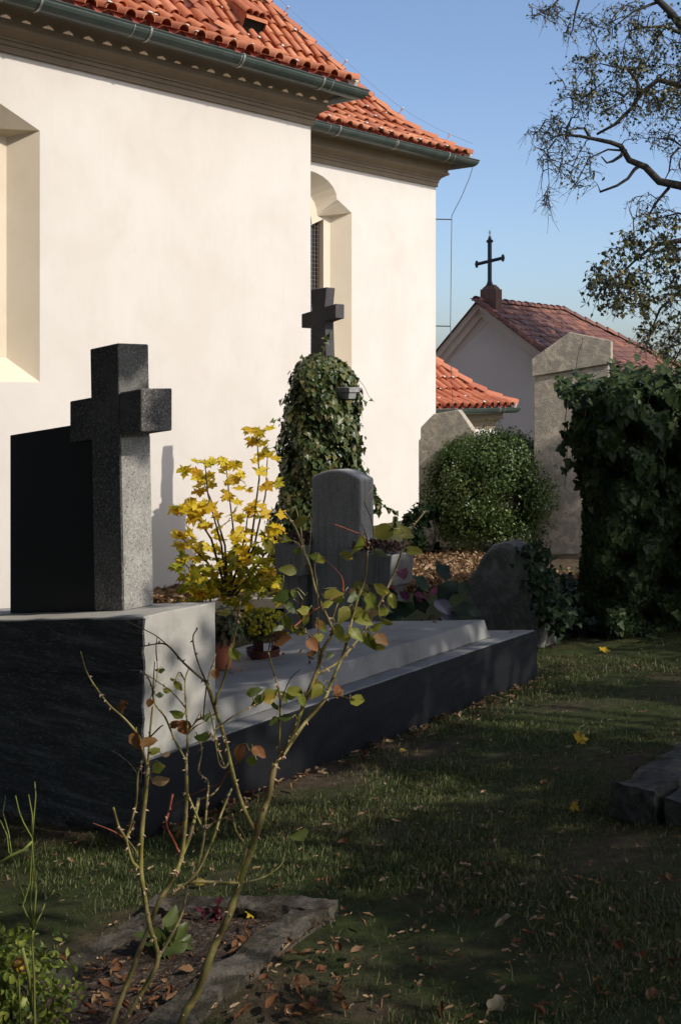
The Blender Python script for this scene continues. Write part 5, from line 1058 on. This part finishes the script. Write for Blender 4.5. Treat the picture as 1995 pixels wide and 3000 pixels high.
# ------------------------------------------------------------------ shade tree beside the camera, sky-blocking trees added around it
def shade():
    pts = []
    for X_ in np.arange(-2.6, 4.6, .30):
        for Y_ in np.arange(2.6, 12.2, .30):
            pts.append((X_+rng.normal(0, .06), Y_+rng.normal(0, .06), 0)); 
    pts = [np.array([a, b_, float(gz(a, b_))]) for a, b_, _ in pts]
    for X_ in np.arange(-.3, 1.9, .28):                       # stones behind the tomb
        for z_ in np.arange(-.6, .9, .3): pts.append(np.array([X_*.8, 11.3+.4*X_, z_]) if X_ < .5 else np.array([X_, 11.0, min(z_, .2)]))
    for X_ in np.arange(2.3, 3.3, .28):
        for z_ in np.arange(-.8, .35, .28): pts.append(np.array([X_+.3, 16.9-.75*(X_-2.5), z_+.35*(X_-2.5)]))
    for X_ in np.arange(2.2, 4.6, .3):
        for z_ in np.arange(-.5, .5, .3): pts.append(np.array([X_, 10.9, z_]))
    lit = [(ghit(300, 2570), .30), (ghit(420, 2540), .22), (ghit(1200, 2300), .22), (ghit(1300, 2330), .18), (ghit(1750, 2130), .22), (ghit(1900, 2110), .2), (ghit(1850, 1950), .28), (ghit(1640, 1960), .25), (ghit(1950, 2000), .2), (ghit(760, 2860), .27), (ghit(690, 2970), .3), (ghit(1020, 2280), .15), (ghit(1300, 2030), .12), (ghit(900, 2700), .15), (ghit(520, 2780), .2), (ghit(400, 2900), .2), (ghit(320, 2950), .22), (ghit(1220, 2920), .15), (ghit(300, 2750), .2),
           (g(.15, 0, .95), .14), (g(.2, 0, .65), .10), (g(.40, 0, .95), .12), (g(.34, .38, 1.30), .17), (g(.34, .38, 1.75), .17), (g(.34, .4, 2.0), .25), (g(.34, .4, 2.4), .3), (g(.34, .36, 1.55), .12), (g(.8, .16, .42), .02), (g(1.25, .16, .42), .0), (g(2.9, .16, .42), .0), (g(3.2, .16, .42), -.03), (g(2.2, .8, .51), -.03)]
    lit = [(q, r*.45-.04 if (i < 19 and i not in (0, 1)) else r) for i, (q, r) in enumerate(lit)]
    for (x, y) in ((900, 1650), (850, 1560), (1100, 1580), (1200, 1580), (1100, 1700), (980, 1850), (800, 2100), (880, 2050), (640, 2060), (560, 2050), (450, 2100), (330, 2080), (430, 2400), (560, 2300), (650, 2400), (780, 2300), (100, 2550), (60, 2450), (470, 2700), (60, 2850), (1000, 1750), (1000, 1900), (700, 1950), (400, 2600), (120, 2900)): lit.append((at(x, y, 3.35), .07))
    for (x, y, Y_, r) in ((650, 1450, 12.4, .35), (600, 1600, 12.4, .35), (740, 1400, 12.4, .35), (700, 1600, 12.4, .35), (760, 1300, 12.4, .3), (560, 1520, 12.4, .3), (940, 1150, 13., .45), (940, 1300, 13., .45), (950, 1450, 13., .45), (1050, 1300, 13, .4), (1448, 1350, 16, .6), (1448, 1520, 16, .6), (1330, 1450, 16, .5), (1560, 1450, 16, .5), (1110, 1630, 11.1, .13), (1700, 1200, 11, .28), (1800, 1150, 11, .28), (1900, 1190, 11, .28), (1980, 1150, 11, .28), (1700, 1290, 11, .2), (1650, 1150, 15.6, .5), (1720, 1050, 15.6, .5), (1600, 1300, 15.6, .4), (1280, 1350, 17, .5), (1300, 1260, 17, .5), (1060, 1500, 13, .35)): lit.append((at(x, y, Y_), r))
    for (x, y, r) in ((1720, 2140, .36), (1860, 2110, .36), (1960, 2090, .34), (1680, 1990, .36), (1840, 1980, .38), (1940, 1960, .36), (1600, 1940, .3), (1480, 2060, .2), (1330, 2120, .2), (1180, 2330, .24), (1100, 2280, .2), (960, 2350, .22), (800, 2420, .24), (520, 1745, .4), (650, 1745, .45), (780, 1745, .4), (1200, 1670, .45), (1290, 1660, .45), (1370, 1650, .4), (1690, 1715, .2), (740, 1775, .2), (1700, 2070, .26), (1820, 2060, .3), (1950, 1930, .35), (1750, 1900, .35), (1600, 1900, .28), (1450, 2000, .12), (1400, 2070, .11), (1500, 2040, .11), (1350, 2200, .12), (1150, 2380, .14), (1060, 2330, .12), (1250, 2420, .10), (850, 2360, .16), (900, 2480, .14), (1000, 2560, .12), (760, 2300, .14), (180, 2500, .26), (250, 2640, .25), (350, 2690, .22), (130, 2600, .2), (930, 2830, .18), (850, 2960, .2), (1000, 2930, .16), (640, 2800, .16), (720, 2760, .14), (600, 2750, .16), (520, 2700, .14), (600, 2890, .24), (480, 2930, .24), (400, 2980, .2), (230, 2870, .15), (880, 2900, .16), (1240, 2950, .14)): lit.append((ghit(x, y), r if y < 1800 else (r*.6-.03 if y < 2200 else r*.45-.05)))
    cl = []
    for p in pts:
        if rng.random() < .03: continue
        L = rng.uniform(9.5, 13.5); c = p+SUN*L
        dmin = min((np.linalg.norm((c-q)-SUN*np.dot(c-q, SUN))-r) for q, r in lit)
        if dmin < .17: continue
        cl.append(c)
    cl = np.array(cl); n = len(cl); k = 36
    P = np.repeat(cl, k, 0)+rng.normal(0, .14, (n*k, 3)); root = thing('unseen_shade_tree', (11.5, -1.5, float(gz(11.5, -1.5))), 'broad leafy tree standing out of frame that shades the lawn', 'tree')
    o = link('crown', cloud_mesh('crown', T_LIND, P, rnd_dir(n*k)+SUN*.8, rnd_dir(n*k), rng.uniform(.09, .17, n*k)), M['linden'], root); tag(o, kind='stuff')
    b = MB(); b.tube([(11.5, -1.5, -.2), (11.4, -1.4, 2), (11.0, -1.0, 4.5), (10.5, 0, 7), (10, 1, 9)], [.42, .36, .30, .2, .1], 10)
    for c in cl[rng.integers(0, n, 60)]: b.tube([(11.0, -1, 4.8), (np.array([11, -1, 5.5])+c)/2+rng.normal(0, .3, 3), c], [.06, .03, .01], 5)
    obj('trunk', b, M['bark'], root)
shade()
def added_canopy(label, base, c, rad, n, leaf):  # unseen trees, added to cut the sky light reaching the foreground
    root = thing('unseen_shade_tree', (base[0], base[1], float(gz(*base))), label, 'tree'); d = rnd_dir(n); P = np.asarray(c)+d*np.asarray(rad)*rng.random((n, 1))**.33
    tag(link('crown', cloud_mesh('crown', T_LIND, P, rnd_dir(n), rnd_dir(n), rng.uniform(*leaf, n)), M['linden'], root), kind='stuff')
    b = MB(); z0 = float(gz(*base)); b.tube([(base[0], base[1], z0-.2), (base[0], base[1], z0+2.5), tuple(c)], [.4, .33, .1], 9)
    for q in P[rng.integers(0, n, 24)]: b.tube([(base[0], base[1], z0+2.6), (np.array([base[0], base[1], z0+4.])+q)/2, q], [.1, .05, .015], 5)
    obj('trunk', b, M['bark'], root)
added_canopy('unseen tree added behind the viewpoint to block sky light', (-2.5, -5.5), (-2.5, -5.5, 6.5), (5.5, 4.8, 5.0), 7000, (.3, .5))
added_canopy('unseen tree added left of the viewpoint to block sky light', (-8, 3), (-8.5, 3, 5.5), (4.2, 5, 5), 6000, (.3, .5))
added_canopy('unseen tree added right behind the viewpoint to block sky light', (5, -8), (5, -8, 5.0), (5, 3.6, 4.8), 6000, (.3, .5))
added_canopy('unseen broad crown added above the frame to darken the foreground', (-4.5, -1.0), (-.5, 2.6, 9.2), (7.0, 6.2, 2.4), 9000, (.3, .5))
